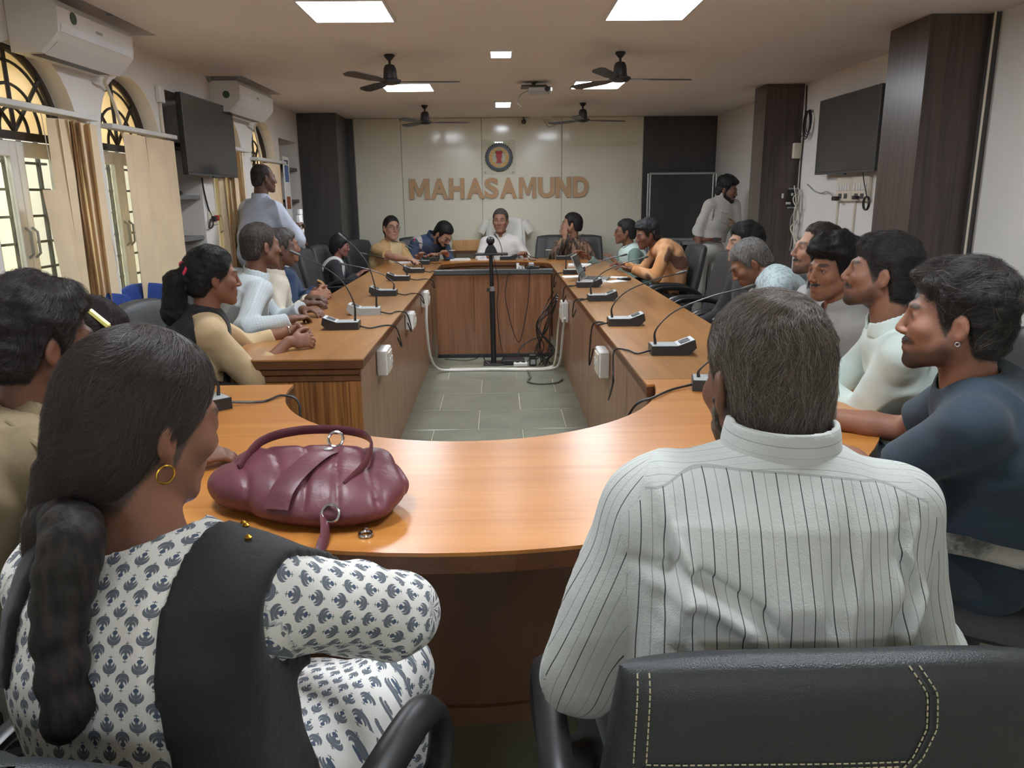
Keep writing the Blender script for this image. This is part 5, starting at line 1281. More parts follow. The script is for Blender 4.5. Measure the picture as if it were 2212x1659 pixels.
# --- foreground: man in the striped shirt
p = person('man from behind in grey pinstriped shirt, grey-flecked dark hair, seated at curved table', aty(1650, 822, 1.04), -12, -8, 0, B=(.355, .99), ty=2, sc=1.0, hs=.95, N=aty(1650, 822, 1.04) + V3(.0, -.075, -.088), skin=(112, 74, 56), vox=.005,
           hair=dict(style='nape', top=.014, side=.003, back=.008, rough=.0012, lift=.005, line=.006, clump=.22, jit=.06), haircol=(74, 64, 55), grey=.18, strands=22000, flow=flow_short, strand_len=.035, strand_rad=.00022,
           shirt=cloth('pinstriped shirt', (190, 194, 190), 'stripe', (40, 42, 44), p=.0135, yoke=.550, bump=.5), wrinkle=.010, folds=[([(-.165, .50), (-.140, .44), (-.155, .36)], .010, .012), ([(-.165, .405), (-.11, .412), (-.06, .39), (-.03, .355)], .012, -.014), ([(.075, .52), (.045, .43), (.015, .33)], .013, .007), ([(.17, .42), (.13, .36), (.115, .29)], .012, .013), ([(-.15, .35), (-.10, .30), (-.06, .27)], .012, .009), ([(.16, .50), (.14, .45), (.165, .40)], .009, .009)], sleeve='long', trousers=(70, 72, 76), collar=.034, belly=.03, wid=1.0, bow=.05, seat=.46, beard=.003, eyes=True,
           arms=dict(L=dict(to=V3(.17, 1.24, .66), hint=(-.55, -.35, -1), fwd=.02), R=dict(to=V3(.62, 1.26, .67), hint=(.45, -.35, -1), fwd=.02)), neckopen=0, seedn=4)
# --- foreground: woman in the printed tunic
buta = cloth('printed cotton', (214, 212, 206), 'buta', None, bump=.45, cw=.0168, ch=.0365)
pw = person('woman from behind in white tunic with blue leaf print, long braid, black stole', aty(318, 905, .95), 38, -16, 4, B=(-.40, .93), ty=14, sc=.94, hs=.90, neckr=.022, N=aty(318, 905, .95) + V3(-.01, -.035, -.155), skin=(140, 92, 70), vox=.005,
            hair=dict(style='nape', top=.012, side=.008, back=.018, rough=.002, freq=60., lift=.007, line=.0, clump=.18, jit=.05, extra=(((-.015, -.05, -.02), (-.06, -.055, -.11), .070, .046), ((-.06, -.055, -.11), (-.085, -.065, -.20), .046, .030))),
            haircol=(58, 50, 47), grey=0., strands=20000, flow=flow_to((-.09, -.10, -.22)), strand_len=.10, strand_rad=.00022,
            shirt=buta, wrinkle=.007, sleeve='three', trousers=buta, collar=False, bow=.05, seat=.47, wid=.92, offs=.019, knees=dict(L=(-.50, 1.34, .56), R=(-.19, 1.22, .61)), lap=((-.33, 1.08, .58), (.16, .18, .09)),
            arms=dict(L=dict(to=V3(-.46, 1.16, .76), hint=(-1, 0, -.8)), R=dict(to=V3(-.37, 1.13, .745), hint=(1.2, .2, -.12), curl=.9, palm=(-.5, -.2, .8), la=.92, lb=1.06)), seedn=8)
def shell(ctx, name, mat, band, o, th, h=.007, sides=('L', 'R'), prims=()):
    """cloth laid over the trunk: the garment surface pushed out by th, kept where band(x, y, z) < 0 (across, forward, along)"""
    Bp, N = ctx['Bp'], ctx['N']; f = Fld(np.minimum(Bp, N) - .34, np.maximum(Bp, N) + .30, h); ctx['torso'](f, o, 1., 1)
    for sd in sides: f.add(cap(N - ctx['up'] * .058, ctx['sh'][sd], .046 + o * .6, .050 + o * .6), .045, 1, .05)
    for q in prims: f.add(q, .03, 1, .05)
    def fn(D, P):
        q = (P - Bp.astype(F32)); x = q @ ctx['tu'].astype(F32); z = q @ ctx['up'].astype(F32); y = q @ ctx['tf'].astype(F32)
        D = D + .0025 * snoise(np.stack([x * 3.2, y * .4, z * .35], -1), 22., 3, 2); return smax(smax(D - th, -(D + .004), .003), band(x, y, z).astype(F32), .004)
    f.every(fn); V, Q, _ = nets(f.D, f.lo, h); V = relax(V, Q, 1, .3); return link(name, fastmesh(name, V - ctx['org'], Q), mat, ctx['t'])
black_cloth = cloth('black stole', (36, 36, 37), None, None, bump=.5, rough=.75)
stole_ = shell(pw, 'stole', black_cloth, lambda x, y, z: np.maximum(np.maximum(x - .145, .050 + .13 * np.clip(.40 - z, 0, .5) - x), np.maximum(-.30 - z, (y - .02) - np.clip((z - .26) * 1.6, 0, 1))), .020, .010, .006, ('R',), (cap(pw['sh']['R'], pw['el']['R'], .047 + .020, .041 + .018),))
shell(pw, 'stole', black_cloth, lambda x, y, z: np.maximum(np.abs(x + .165) - .022, .34 - z), .020, .008, .007, ('L',))
# braid
bp = spline([pw['fr'].w((-.075, -.062, -.16)), aty(160, 1150, .80), aty(128, 1320, .765), aty(145, 1570, .735)], 48); f = Fld(np.min(bp, 0) - .06, np.max(bp, 0) + .06, .0045)
for i in range(len(bp) - 1):
    c = np.array(bp[i]); s_ = math.sin(i * 1.15); f.add(ell(c + V3(.008 * s_, .004 * math.cos(i * 1.15), 0), ((.026, .022, .024) if i < 30 else (.022, .019, .024))), .010, 0)
f.every(lambda D, P: D + .0022 * snoise(P * np.array((1, 1, .5), F32), 120., 4, 2)); Vb, Qb, _ = nets(f.D, f.lo, .0045); link('braid', fastmesh('braid', Vb - pw['org'], Qb), hair_mat('braid hair', (38, 34, 32)), pw['t'])
def hoop(ctx, side, r=.013, th=.0016, mat='gold', z=-.05):
    c = ctx['fr'].w((side * .080, -.008, z)); g = Geo(); g.tube([c - ctx['org'] + ctx['fr'].M @ np.array((.004 * side, r * math.sin(a), r * math.cos(a) - r * .6)) for a in np.linspace(0, 2 * PI, 22, False)], th, 6, closed=True); g.obj('earring', M[mat], ctx['t'], True)
hoop(pw, 1, .0112, .0014)
for (px, py) in ((538, 1095), (536, 1128), (534, 1160)):
    vv = np.array([v.co for v in stole_.data.vertices]) + pw['org']; dd = vv - C_O; zz = dd @ C_F; pp = np.stack([CXP + FPX * (dd @ C_R) / zz - px, CYP - FPX * (dd @ C_U) / zz - py], 1); i_ = np.argmin((pp ** 2).sum(1) + 4000 * (zz - zz.min()))
    Geo().lathe([(.0035, -.002), (.0048, .002), (.0018, .005)], n=8, c=tuple(vv[i_] - pw['org'] + V3(0, -.002, .001))).obj('bead', M['gold'], pw['t'])
# --- far left: uniformed person and the woman with the clip
khaki = cloth('khaki uniform', (122, 107, 82), None, None, bump=.35)
p = person('person in khaki uniform shirt with wavy black hair, back turned at left edge', aty(92, 740, 1.72), 40, -8, 0, B=(-1.26, 1.60), ty=42, sc=1.0, hs=1.06, skin=(112, 72, 54), vox=.0055,
           hair=dict(style='male', top=.028, side=.010, back=.020, rough=.005, freq=70., lift=.010, clump=.6), haircol=(34, 29, 28), strands=16000, flow=flow_short, strand_len=.06, strand_rad=.00028, shirt=khaki, wrinkle=.008, sleeve='half', trousers=(92, 84, 68), bow=.06, seat=.47, offs=.016,
           arms=dict(L=dict(to=V3(-.95, 2.02, .80), hint=(-.6, .2, -1)), R=dict(to=atz(428, 985, .795) + V3(-.03, -.02, 0), dir=(.8, .6, -.05), curl=.5, palm=(-.2, .1, -1), hint=(.5, -.5, -1))), seedn=12)
sh_ = p['sh']['R']; Geo().box(-.075, .075, -.028, .028, 0, .008, .004, M=Matrix.Translation(Vector(sh_ - p['org']) + Vector((-.01, .0, .058))) @ Matrix.Rotation(math.radians(-36), 4, 'Z') @ Matrix.Rotation(.25, 4, 'Y')).obj('epaulette', khaki, p['t'])
p = person('woman with yellow hair clip, mostly hidden beside the uniformed person', aty(203, 738, 2.12), 60, -18, 0, B=(-1.46, 2.16), ty=62, sc=.93, skin=(128, 84, 62), vox=.007, hair=dict(style='nape', top=.014, side=.012, back=.02, rough=.003, freq=60.), haircol=(36, 28, 28), strands=6000, flow=flow_to((0, -.12, -.05)), strand_len=.06,
           shirt=cloth('white kurta', (206, 208, 206)), sleeve='three', trousers=(60, 60, 70), arms=dict(L=dict(to=V3(-1.08, 2.42, .80)), R=dict(to=V3(-1.0, 2.22, .80))), collar=False)
Geo().box(-.034, .034, -.006, .006, -.008, .008, .004, M=Matrix.Translation(Vector(aty(214, 688, 2.06) - p['org'])) @ Matrix.Rotation(.75, 4, 'Y')).obj('hair_clip', plain('yellow clip', (206, 200, 110), .25), p['t'])

# --- right side row
p = person('bearded man in navy T-shirt with small earring, profile to the left', aty(2062, 690, 1.66), -62, 2, 0, B=(1.20, 1.74), ty=-58, sc=1.02, hs=.97, N=aty(2062, 690, 1.66) + V3(.05, .0, -.15), skin=(150, 100, 78), vox=.005, head=dict(jaw=1.0, fat=.003, chinonly=.055), shadow_beard=.85,
           hair=dict(style='male', top=.024, side=.008, back=.014, puff=.014, rough=.006, freq=60., lift=.012, clump=.6), haircol=(44, 40, 38), grey=.03, strands=18000, flow=flow_side, strand_len=.06, strand_rad=.00026, goatee=.95, moustache=.0016,
           shirt=cloth('navy jersey', (46, 59, 70), None, None, bump=.2), wrinkle=.008, sleeve='half', collar=False, trousers=(56, 66, 72), belly=.045, wid=1.08, bow=.06, seat=.47,
           arms=dict(L=dict(to=atz(1735, 938, .80), hint=(.2, -.6, -1), palm=(.3, .2, -1)), R=dict(to=atz(1742, 893, .80), hint=(.3, .8, -.8))), seedn=3)
hoop(p, -1, .0042, .0012, 'silver', -.040)
p = person('bearded man in pale green shirt looking up to the left', aty(1902, 590, 2.42), -66, 8, 0, B=(1.38, 2.50), ty=-72, sc=.98, hs=.95, skin=(142, 96, 74), vox=.0055, head=dict(chinonly=.05), hair=dict(style='fringe', top=.018, side=.006, back=.010, puff=.012, rough=.004, freq=80., lift=.010, line=.004), haircol=(38, 35, 34), strands=12000, flow=flow_side, strand_len=.05, strand_rad=.00028, shadow_beard=.75,
           goatee=.9, moustache=.0012, shirt=cloth('pale green shirt', (198, 212, 206), None, None, bump=.35), wrinkle=.007, trousers=(66, 70, 74), bow=.05, neckopen=.07, arms=dict(L=dict(to=atz(1762, 822, .80) + V3(0, .05, 0), hint=(.3, -.6, -1)), R=dict(to=V3(.98, 2.55, .80), hint=(.3, .6, -1))), seedn=5)
p = person('young man with curly black hair facing the camera, thin moustache', aty(1799, 583, 3.1), -112, -2, 0, B=(1.46, 3.04), ty=-98, sc=.97, hs=1.0, skin=(150, 98, 72), vox=.0055, hair=dict(style='male', top=.034, side=.014, back=.022, puff=.02, rough=.009, freq=75., lift=.012, clump=.9, line=-.008), haircol=(32, 30, 30), strands=9000, flow=flow_side, strand_len=.04, strand_rad=.0003, moustache=.001, goatee=.35, head=dict(jaw=.96),
           shirt=cloth('mid grey shirt', (158, 157, 154)), trousers=(80, 74, 70), neckopen=.05, arms=dict(L=dict(to=V3(1.22, 2.92, .62)), R=dict(to=V3(1.22, 3.14, .62))))
p = person('balding man in grey shirt with thin beard, profile to the left', aty(1765, 540, 3.58), -86, 6, 0, B=(1.56, 3.52), ty=-90, sc=.99, skin=(168, 122, 98), vox=.006, hair=dict(style='male', top=.012, side=.008, back=.014, rough=.003, line=.024), haircol=(50, 42, 38), strands=5000, flow=flow_short, strand_len=.03, shadow_beard=.7, goatee=.8, moustache=.0015,
           shirt=cloth('grey shirt', (150, 150, 150)), trousers=(70, 70, 74), arms=dict(L=dict(to=V3(1.28, 3.42, .62)), R=dict(to=V3(1.28, 3.62, .62))))
p = person('grey haired man in pale blue leaf patterned shirt bending his head down', aty(1619, 568, 4.2), -82, -34, 0, B=(1.48, 4.0), ty=-86, sc=.98, hs=1.02, skin=(132, 86, 62), vox=.006, hair=dict(style='male', top=.010, side=.008, back=.010, rough=.002), haircol=(86, 84, 82), grey=.35, strands=5000, flow=flow_short, strand_len=.025, shadow_beard=.4,
           shirt=cloth('pale blue leaf shirt', (146, 164, 168), 'floral', (178, 191, 192)), trousers=(60, 64, 70), bow=.09, collar=False, N=aty(1658, 590, 4.14), arms=dict(L=dict(to=V3(1.20, 3.92, .64)), R=dict(to=V3(1.20, 4.1, .64))))
p = person('man in black shirt partly hidden behind the grey haired man', aty(1607, 526, 4.85), -92, 0, 0, B=(1.58, 4.7), ty=-92, sc=.97, skin=(176, 128, 104), vox=.007, hair=dict(style='male', top=.026, side=.014, back=.02, rough=.006, freq=80.), haircol=(34, 33, 33), strands=4000, flow=flow_side, strand_len=.04,
           shirt=cloth('black shirt', (44, 44, 45)), trousers=(50, 50, 52), arms=dict(L=dict(to=V3(1.26, 4.6, .62)), R=dict(to=V3(1.26, 4.8, .62))))
p = person('person in orange patterned shirt leaning over the table', aty(1397, 507, 7.0), -102, -14, 0, B=(1.52, 7.0), ty=-92, sc=.92, hs=.98, skin=(120, 76, 58), vox=FAR, hair=dict(style='male', top=.034, side=.016, back=.02, rough=.008, freq=70.), haircol=(46, 46, 48), bow=.13, N=aty(1418, 527, 7.0),
           shirt=cloth('orange shirt', (196, 138, 90), 'patch', (120, 86, 70), c3=(210, 160, 116)), sleeve='long', collar=False, trousers=(70, 60, 54), arms=dict(L=dict(to=V3(1.18, 6.86, .79)), R=dict(to=V3(1.15, 7.15, .80))))
p = person('bespectacled man in mint waistcoat stretching his arm along the head table', aty(1350, 501, 7.7), -88, 0, 0, B=(1.40, 7.72), ty=-100, sc=.96, skin=(128, 84, 60), vox=FAR, hair=dict(style='male', top=.018, side=.010, back=.012), haircol=(38, 36, 36), neckopen=.03,
           shirt=cloth('grey green sleeve', (112, 132, 124)), trousers=(70, 74, 72), arms=dict(L=dict(to=V3(1.14, 7.5, .80)), R=dict(to=atz(1272, 556, .82), hint=(.2, .2, -1), la=1.1, lb=1.35)))
shell(p, 'waistcoat', cloth('mint waistcoat', (198, 216, 210)), lambda x, y, z: np.maximum(np.abs(x) - .15, z - .52), .014, .009, .009)
glasses_m = M['black']
def glasses(ctx, r=.021):
    g = Geo(); fr = ctx['fr']; W = lambda q: fr.w(q) - ctx['org']
    for s in (-1, 1):
        g.tube([W((s * .032 + r * 1.15 * math.cos(a), .100 - .25 * abs(math.cos(a)) * .02, .002 + r * .85 * math.sin(a))) for a in np.linspace(0, 2 * PI, 20, False)], .0016, 5, closed=True)
        g.tube([W((s * .056, .096, .006)), W((s * .078, .05, .008)), W((s * .079, -.005, .004))], .0016, 5)
    g.tube([W((-.010, .103, .004)), W((.010, .103, .004))], .0016, 5); g.obj('glasses', glasses_m, ctx['t'])
glasses(p)
p = person('man with moustache resting his chin on his fist, brown streaked shirt', aty(1234, 485, 8.62), -84, 2, 0, B=(.80, 8.66), ty=-150, sc=.97, hs=1.03, skin=(172, 124, 98), vox=FAR, hair=dict(style='male', top=.012, side=.012, back=.016, line=.006), haircol=(40, 36, 36), moustache=.006,
           shirt=cloth('brown streaked shirt', (96, 78, 66), 'streak', (52, 44, 42), c3=(164, 130, 106)), trousers=(60, 54, 52), neckopen=.03, arms=dict(L=dict(to=V3(.93, 8.38, .80)), R=dict(to=aty(1221, 514, 8.52), dir=(-.1, .1, .9), palm=(.3, .6, .2), curl=1.25, hint=(-.6, -.6, -1))))
w_ = p['wr']['R']; g = Geo(); g.tube([w_ - p['org'] + np.array((.03 * math.cos(a), .03 * math.sin(a), -.02 + .006 * math.cos(a))) for a in np.linspace(0, 2 * PI, 18, False)], .006, 6, closed=True); g.obj('wrist_watch', M['chrome'], p['t'])
p = person('man in white shirt presiding at the centre of the head table', aty(1081, 477, 8.72), 188, 0, 0, B=(.06, 8.80), ty=182, sc=1.0, hs=1.06, skin=(168, 118, 94), vox=.0075, hair=dict(style='male', top=.010, side=.008, back=.010, line=.012), haircol=(62, 58, 56), grey=.2, head=dict(jaw=.97),
           shirt=cloth('white shirt', (226, 222, 218)), trousers=(120, 116, 112), wid=1.08, neckopen=.06, arms=dict(L=dict(to=V3(.30, 8.50, .80), palm=(0, 0, -1)), R=dict(to=V3(-.10, 8.48, .80))))
suit = cloth('blue suit cloth', (64, 78, 104), None, None, bump=.2)
p = person('bearded man in blue suit bending over the head table to write', aty(958, 506, 8.50), 128, -42, 0, B=(-1.02, 8.74), ty=150, sc=.98, hs=1.05, skin=(176, 128, 104), vox=FAR, hair=dict(style='male', top=.016, side=.008, back=.010), haircol=(28, 27, 28), beard=.003, moustache=.003, N=aty(935, 517, 8.56), bow=.06, neckopen=.12,
           shirt=suit, trousers=(48, 58, 80), undershirt=True, clothes_name='jacket', arms=dict(L=dict(to=V3(-.55, 8.42, .82)), R=dict(to=V3(-.78, 8.36, .80))))
shell(p, 'shirt_front', cloth('pale shirt front', (190, 182, 180)), lambda x, y, z: np.maximum(np.abs(x - .01) - .052 * np.clip(z / .5, .2, 1.2), np.maximum(-y + .075, .12 - z)), .010, .008, .008)
glasses(p)
q = aty(895, 518, 8.44); Geo().box(-.006, .006, -.004, .004, -.018, .018, .002, M=Matrix.Translation(Vector(q - p['org'])) @ Matrix.Rotation(.2, 4, 'Y')).obj('lapel_badge', plain('red badge', (206, 60, 66), .4), p['t'])
saree = cloth('golden saree', (186, 152, 106), 'pin', (206, 186, 150), p=.05)
p = person('woman in golden striped saree and glasses at left end of head table', aty(846, 492, 8.25), 152, 0, -4, B=(-1.24, 8.34), ty=132, sc=.95, hs=1.02, skin=(184, 136, 110), vox=FAR, hair=dict(style='woman', top=.007, side=.004, back=.014, line=.010, rough=.0012, extra=(((0, -.07, -.03), (-.0, -.09, -.15), .05, .04),)), haircol=(34, 30, 32),
           shirt=saree, sleeve='half', collar=False, trousers=cloth('saree skirt', (126, 106, 82)), belly=.05, wid=1.08, arms=dict(L=dict(to=atz(905, 556, .82), hint=(.1, .3, -1), curl=.4), R=dict(to=atz(888, 562, .82), hint=(-.4, -.4, -1))))
shell(p, 'saree_drape', cloth('saree drape', (202, 178, 140), 'pin', (150, 120, 84), p=.03), lambda x, y, z: np.maximum(np.abs(x + .06 + .25 * (z - .45)) - .085, np.maximum(-y - .10, .05 - z)), .014, .011, .009)
glasses(p)
p = person('dark haired person slouched low behind the empty chairs before left pillar', aty(735, 531, 7.62), 84, -12, 0, B=(-1.62, 7.62), ty=88, sc=.84, skin=(150, 96, 84), vox=FAR, hair=dict(style='nape', top=.02, side=.018, back=.02), haircol=(30, 30, 32), shirt=cloth('dark jacket', (48, 48, 52)), trousers=(50, 50, 54),
           arms=dict(L=dict(to=V3(-1.35, 7.75, .7)), R=dict(to=V3(-1.36, 7.5, .7))))
shell(p, 'scarf', cloth('white scarf', (206, 208, 206)), lambda x, y, z: np.abs(x - .09) - .035, .014, .008, .009)

# --- left side row
tan = cloth('tan kurta', (192, 168, 130), None, None, bump=.4)
p = person('woman in tan kurta with black stole and ponytail, hands clasped on the table', aty(461, 598, 3.35), 58, -4, 0, B=(-1.31, 3.38), ty=66, sc=.95, hs=1.0, skin=(138, 90, 68), vox=.0055, hair=dict(style='woman', top=.016, side=.010, back=.016, rough=.004, freq=110., extra=(((0, -.10, .02), (-.0, -.155, -.02), .03, .04), ((0, -.155, -.02), (-.01, -.16, -.16), .045, .05), ((-.01, -.16, -.16), (-.02, -.13, -.26), .05, .02))), haircol=(30, 28, 29), strands=9000, flow=flow_to((0, -.13, .0)), strand_len=.05, strand_rad=.0003,
           shirt=tan, wrinkle=.008, sleeve='three', collar=False, trousers=cloth('tan trousers', (160, 136, 104)), bow=.05, arms=dict(L=dict(to=atz(638, 712, .80), dir=(.7, -.35, -.05), palm=(.2, -.8, -.5), curl=.75, hint=(-.2, .8, -1)), R=dict(to=atz(622, 738, .80), dir=(.85, .3, .02), palm=(-.1, .8, -.5), curl=.75, hint=(-.3, -.6, -1))), seedn=6)
shell(p, 'stole', black_cloth, lambda x, y, z: np.maximum(np.abs(np.abs(x) - .105 + .10 * np.clip(y, 0, .2)) - .040, .10 - z), .018, .010, .007)
shell(p, 'stole', black_cloth, lambda x, y, z: np.maximum(np.maximum(z - .52, .26 - z), y + .04), .018, .012, .008)
c = p['fr'].w((0, -.118, .028)); g = Geo(); g.tube([c - p['org'] + p['fr'].M @ np.array((.032 * math.cos(a), .008 * math.sin(2 * a), .032 * math.sin(a))) for a in np.linspace(0, 2 * PI, 22, False)], .008, 6, closed=True); g.obj('hair_tie', plain('pink hair tie', (206, 54, 84), .7), p['t'], True)
w_ = p['wr']['L']; d_ = nrm(w_ - p['el']['L']); u_ = nrm(np.cross(d_, (0, 0, 1))); v_ = np.cross(d_, u_); g = Geo(); g.tube([w_ - p['org'] - d_ * .03 + (u_ * math.cos(a) + v_ * math.sin(a)) * .033 for a in np.linspace(0, 2 * PI, 20, False)], .003, 6, closed=True); g.obj('bracelet', M['chrome'], p['t'], True)
p = person('man with cropped hair in pale blue checked shirt, forearms on the table', aty(564, 531, 4.38), 46, -2, 0, B=(-1.45, 4.42), ty=62, sc=1.0, hs=1.02, skin=(112, 76, 60), vox=.0055, hair=dict(style='male', top=.008, side=.006, back=.007, rough=.001), haircol=(54, 46, 42), grey=.03, strands=5000, flow=flow_short, strand_len=.016,
           shirt=cloth('pale blue check', (184, 191, 193), 'check', (156, 170, 178), p=.016, bump=.35), wrinkle=.008, trousers=(52, 54, 58), bow=.06, arms=dict(L=dict(to=atz(655, 668, .80), hint=(0, .8, -1), dir=(.8, -.4, 0)), R=dict(to=atz(668, 690, .80) + V3(-.1, .02, 0), hint=(.4, -.9, -.8), dir=(.4, .8, .0))), seedn=9)
p = person('man in cream shirt mostly hidden behind the man in checked shirt', aty(603, 536, 5.0), 52, -2, 0, B=(-1.46, 5.04), ty=66, sc=.98, skin=(96, 66, 54), vox=.0065, hair=dict(style='male', top=.012, side=.008, back=.01), haircol=(54, 50, 48), grey=.1, shirt=cloth('cream shirt', (204, 196, 180)), trousers=(80, 76, 70), wrinkle=.007,
           arms=dict(L=dict(to=atz(668, 643, .80), dir=(.9, -.2, 0), curl=.7), R=dict(to=atz(660, 655, .80), dir=(.9, .2, 0), curl=.7)))
p = person('man in navy sweater over white collar, hands clasped on the table', aty(615, 531, 5.62), 58, -2, 0, B=(-1.47, 5.66), ty=66, sc=.98, skin=(160, 108, 84), vox=.0065, hair=dict(style='male', top=.014, side=.008, back=.01), haircol=(70, 64, 60), grey=.2, shirt=cloth('navy sweater', (48, 64, 92), None, None, bump=.6), trousers=(50, 52, 60), wrinkle=.007, collar=False,
           arms=dict(L=dict(to=atz(682, 628, .80), dir=(.85, -.3, 0), palm=(.2, -.8, -.4), curl=.8), R=dict(to=atz(676, 636, .80), dir=(.9, .3, 0), palm=(0, .8, -.4), curl=.8)))
g = Geo(); g.lathe([(.060, 0), (.066, .0), (.060, .045), (.054, .045), (.060, 0)], n=24, c=tuple(p['N'] - p['org'] + np.array((0, 0, .03)))); g.obj('collar', cloth('white collar', (222, 224, 226)), p['t'], True)
# --- standing
p = person('standing man with cropped hair in pale blue shirt seen from behind, holding papers', aty(570, 385, 6.15), 52, -2, 0, B=(-1.83, 6.14), ty=38, sc=.95, hs=.88, skin=(104, 72, 58), vox=.0065, hair=dict(style='bald', top=.006, side=.005, back=.006, rough=.001), haircol=(52, 46, 44), shirt=cloth('pale blue dress shirt', (184, 192, 208), None, None, bump=.3), wrinkle=.011, stand=True, pelvis_z=.90, belly=.06, wid=1.10, bow=.02, trousers=(66, 66, 70), offs=.02,
           arms=dict(L=dict(to=V3(-1.72, 6.5, 1.1), hint=(-1, -.2, -.8)), R=dict(to=aty(634, 492, 6.22), hint=(.6, -.6, -.8), dir=(.3, .7, .3), curl=.8)))
q = p['wr']['R'] + V3(.03, .1, .04); t = thing('papers', 'small folded white papers held by the standing man in blue', 'paper', q); Geo().box(-.012, .012, -.05, .05, -.09, .06, .002, M=Matrix.Rotation(.2, 4, 'X')).obj('sheet', M['paper'], t); Geo().box(-.004, .014, -.045, .045, .061, .10, .002).obj('flap', M['paper'], t)
gd = cloth('pale grey uniform', (178, 174, 166), None, None, bump=.35)
p = person('standing bearded guard in pale grey shirt and trousers with brown belt', aty(1571, 410, 7.65), 122, -14, 0, B=(2.09, 7.70), ty=166, sc=.92, wid=.90, hs=.95, N=aty(1563, 436, 7.67) + V3(0, 0, .03), skin=(126, 86, 68), vox=.007, hair=dict(style='male', top=.034, side=.010, back=.014, rough=.006, freq=80.), haircol=(34, 33, 34), beard=.005, moustache=.004, shirt=gd, trousers=cloth('pale grey trousers', (190, 186, 178), None, None, bump=.35), stand=True, pelvis_z=.90, trim=.10, wrinkle=.007, neckopen=.08, bow=.01,
           arms=dict(R=dict(to=aty(1511, 546, 7.56), la=.98, lb=.98, hint=(-.5, .3, -.6), dir=(0, 0, -1), palm=(1, 0, 0), curl=.5), L=dict(to=aty(1588, 494, 7.50), hint=(.25, .5, -.8), dir=(-.2, -.5, .3), palm=(-.6, .4, -.3), curl=1.0)), seedn=2)
zb = .905; c = np.array([p['Bp'][0], p['Bp'][1], 0]); g = Geo(); tu, tf = p['tu'], p['tf']
ringp = [tu * .152 * math.cos(a) + tf * .137 * math.sin(a) + np.array((0, 0, 1.0)) for a in np.linspace(0, 2 * PI, 40, False)]
g.tube(ringp, .005, 6, ry=.019, closed=True, up=(0, 0, 1)); g.obj('belt', plain('brown belt', (104, 56, 42), .4), p['t'], True)
g = Geo(); b_ = tf * .143 + np.array((0, 0, 1.0)); g.box(-.024, .024, -.006, .006, -.02, .02, .003, M=Matrix.Translation(Vector(b_)) @ Matrix.Rotation(math.atan2(tu[1], tu[0]), 4, 'Z')); g.obj('buckle', M['greydark'], p['t'])
for s in (-1, 1):
    shell(p, 'pocket', gd, lambda x, y, z: np.maximum(np.maximum(np.abs(x - s * .078) - .045, np.abs(z - .335) - .055), .02 - y), .013, .007, .006, ())
    shell(p, 'pocket_flap', gd, lambda x, y, z: np.maximum(np.maximum(np.abs(x - s * .078) - .048, np.abs(z - .385) - .016), .02 - y), .013, .011, .006, ())
# ------------------------------------------------------------------ conference microphones
top_grey = plain('microphone grey top', (172, 176, 176), .4)
MZ = ZT + .0005
def microphone(x, y, s, dx, dz, label, tilt=0., cable=None, light=False, yb=0.0):
    """s = +1: the user sits on the +x side"""
    t = thing('desk_microphone', label, 'microphone', (x, y, MZ), group='gooseneck microphones on the tables'); w_ = .050
    X = lambda v: v * s
    prof = [(0, -.0), (.160, 0), (.192, .030), (.184, .066), (.112, .0384), (0, .0384)]
    if s < 0: prof = [(-a, b) for a, b in prof][::-1]
    R = Matrix.Rotation(tilt, 4, 'Z')
    def put(g, nm, m, sm=False):
        g.v = [tuple(R @ Vector(v)) for v in g.v]; return g.obj(nm, m, t, sm)
    g = Geo(); g.prism(prof, -w_, w_, 'y'); put(g, 'base', M['grey'] if light else M['black'])
    g = Geo(); g.prism([(X(a), b) for a, b in ((.004, .0385), (.110, .0385), (.110, .0405), (.004, .0405))][::s], -w_ + .003, w_ - .003, 'y'); put(g, 'top_plate', top_grey)
    g = Geo(); g.prism([(X(a), b) for a, b in ((.113, .0385), (.182, .0652), (.1815, .0672), (.112, .0405))][::s], -w_ + .003, w_ - .003, 'y'); put(g, 'key_panel', top_grey)
    g = Geo()
    for k in range(3): g.box(min(X(.125), X(.165)), max(X(.125), X(.165)), -.03 + k * .022, -.018 + k * .022, .0, .003)
    for i, v in enumerate(g.v): g.v[i] = (v[0], v[1], v[2] + .0405 + (abs(v[0]) - .112) * .385 + .0005)
    put(g, 'keys', M['greydark'])
    g0 = spline([(X(.022), 0, .039), (X(.024), yb * .1, .029 + dz * .30), (X(.022 + dx * .22), yb * .4, .029 + dz * .62), (X(.022 + dx * .62), yb * .8, .029 + dz * .86), (X(.022 + dx), yb, .029 + dz)], 30)
    rad = [.0068 - .0035 * min(1, i / 9) for i in range(len(g0))]
    put(Geo().tube(g0, rad, 8), 'gooseneck', M['black'], True)
    d = nrm(np.array(g0[-1]) - np.array(g0[-2])); e = np.array(g0[-1]); put(Geo().tube([e - d * .01, e + d * .012, e + d * .045, e + d * .05], [.0045, .0075, .0078, .005], 10), 'capsule', M['greydark'], True)
    if cable:
        pts = [(X(-.0), .0, .012)] + [tuple(np.array(c) - np.array((x, y, MZ))) for c in cable]; Geo().tube(spline(pts, 30), .0042, 6).obj('cable', M['black'], t, True)
    return t
def edge_cable(x, y, s, xe, drop=.22, back=.3, loop=.06):
    return [(x - s * .06, y - .03, ZT + .006), (xe + s * .03, y + .05, ZT + .006), (xe - s * .022, y + .10, ZT - .01), (xe - s * .035, y + .12 + loop, ZT - drop * .5), (xe - s * .028, y + back, ZT - drop), (xe - s * .012, y + back - .05, ZT - drop * .6)]
XLI, XRI = -.585, .535
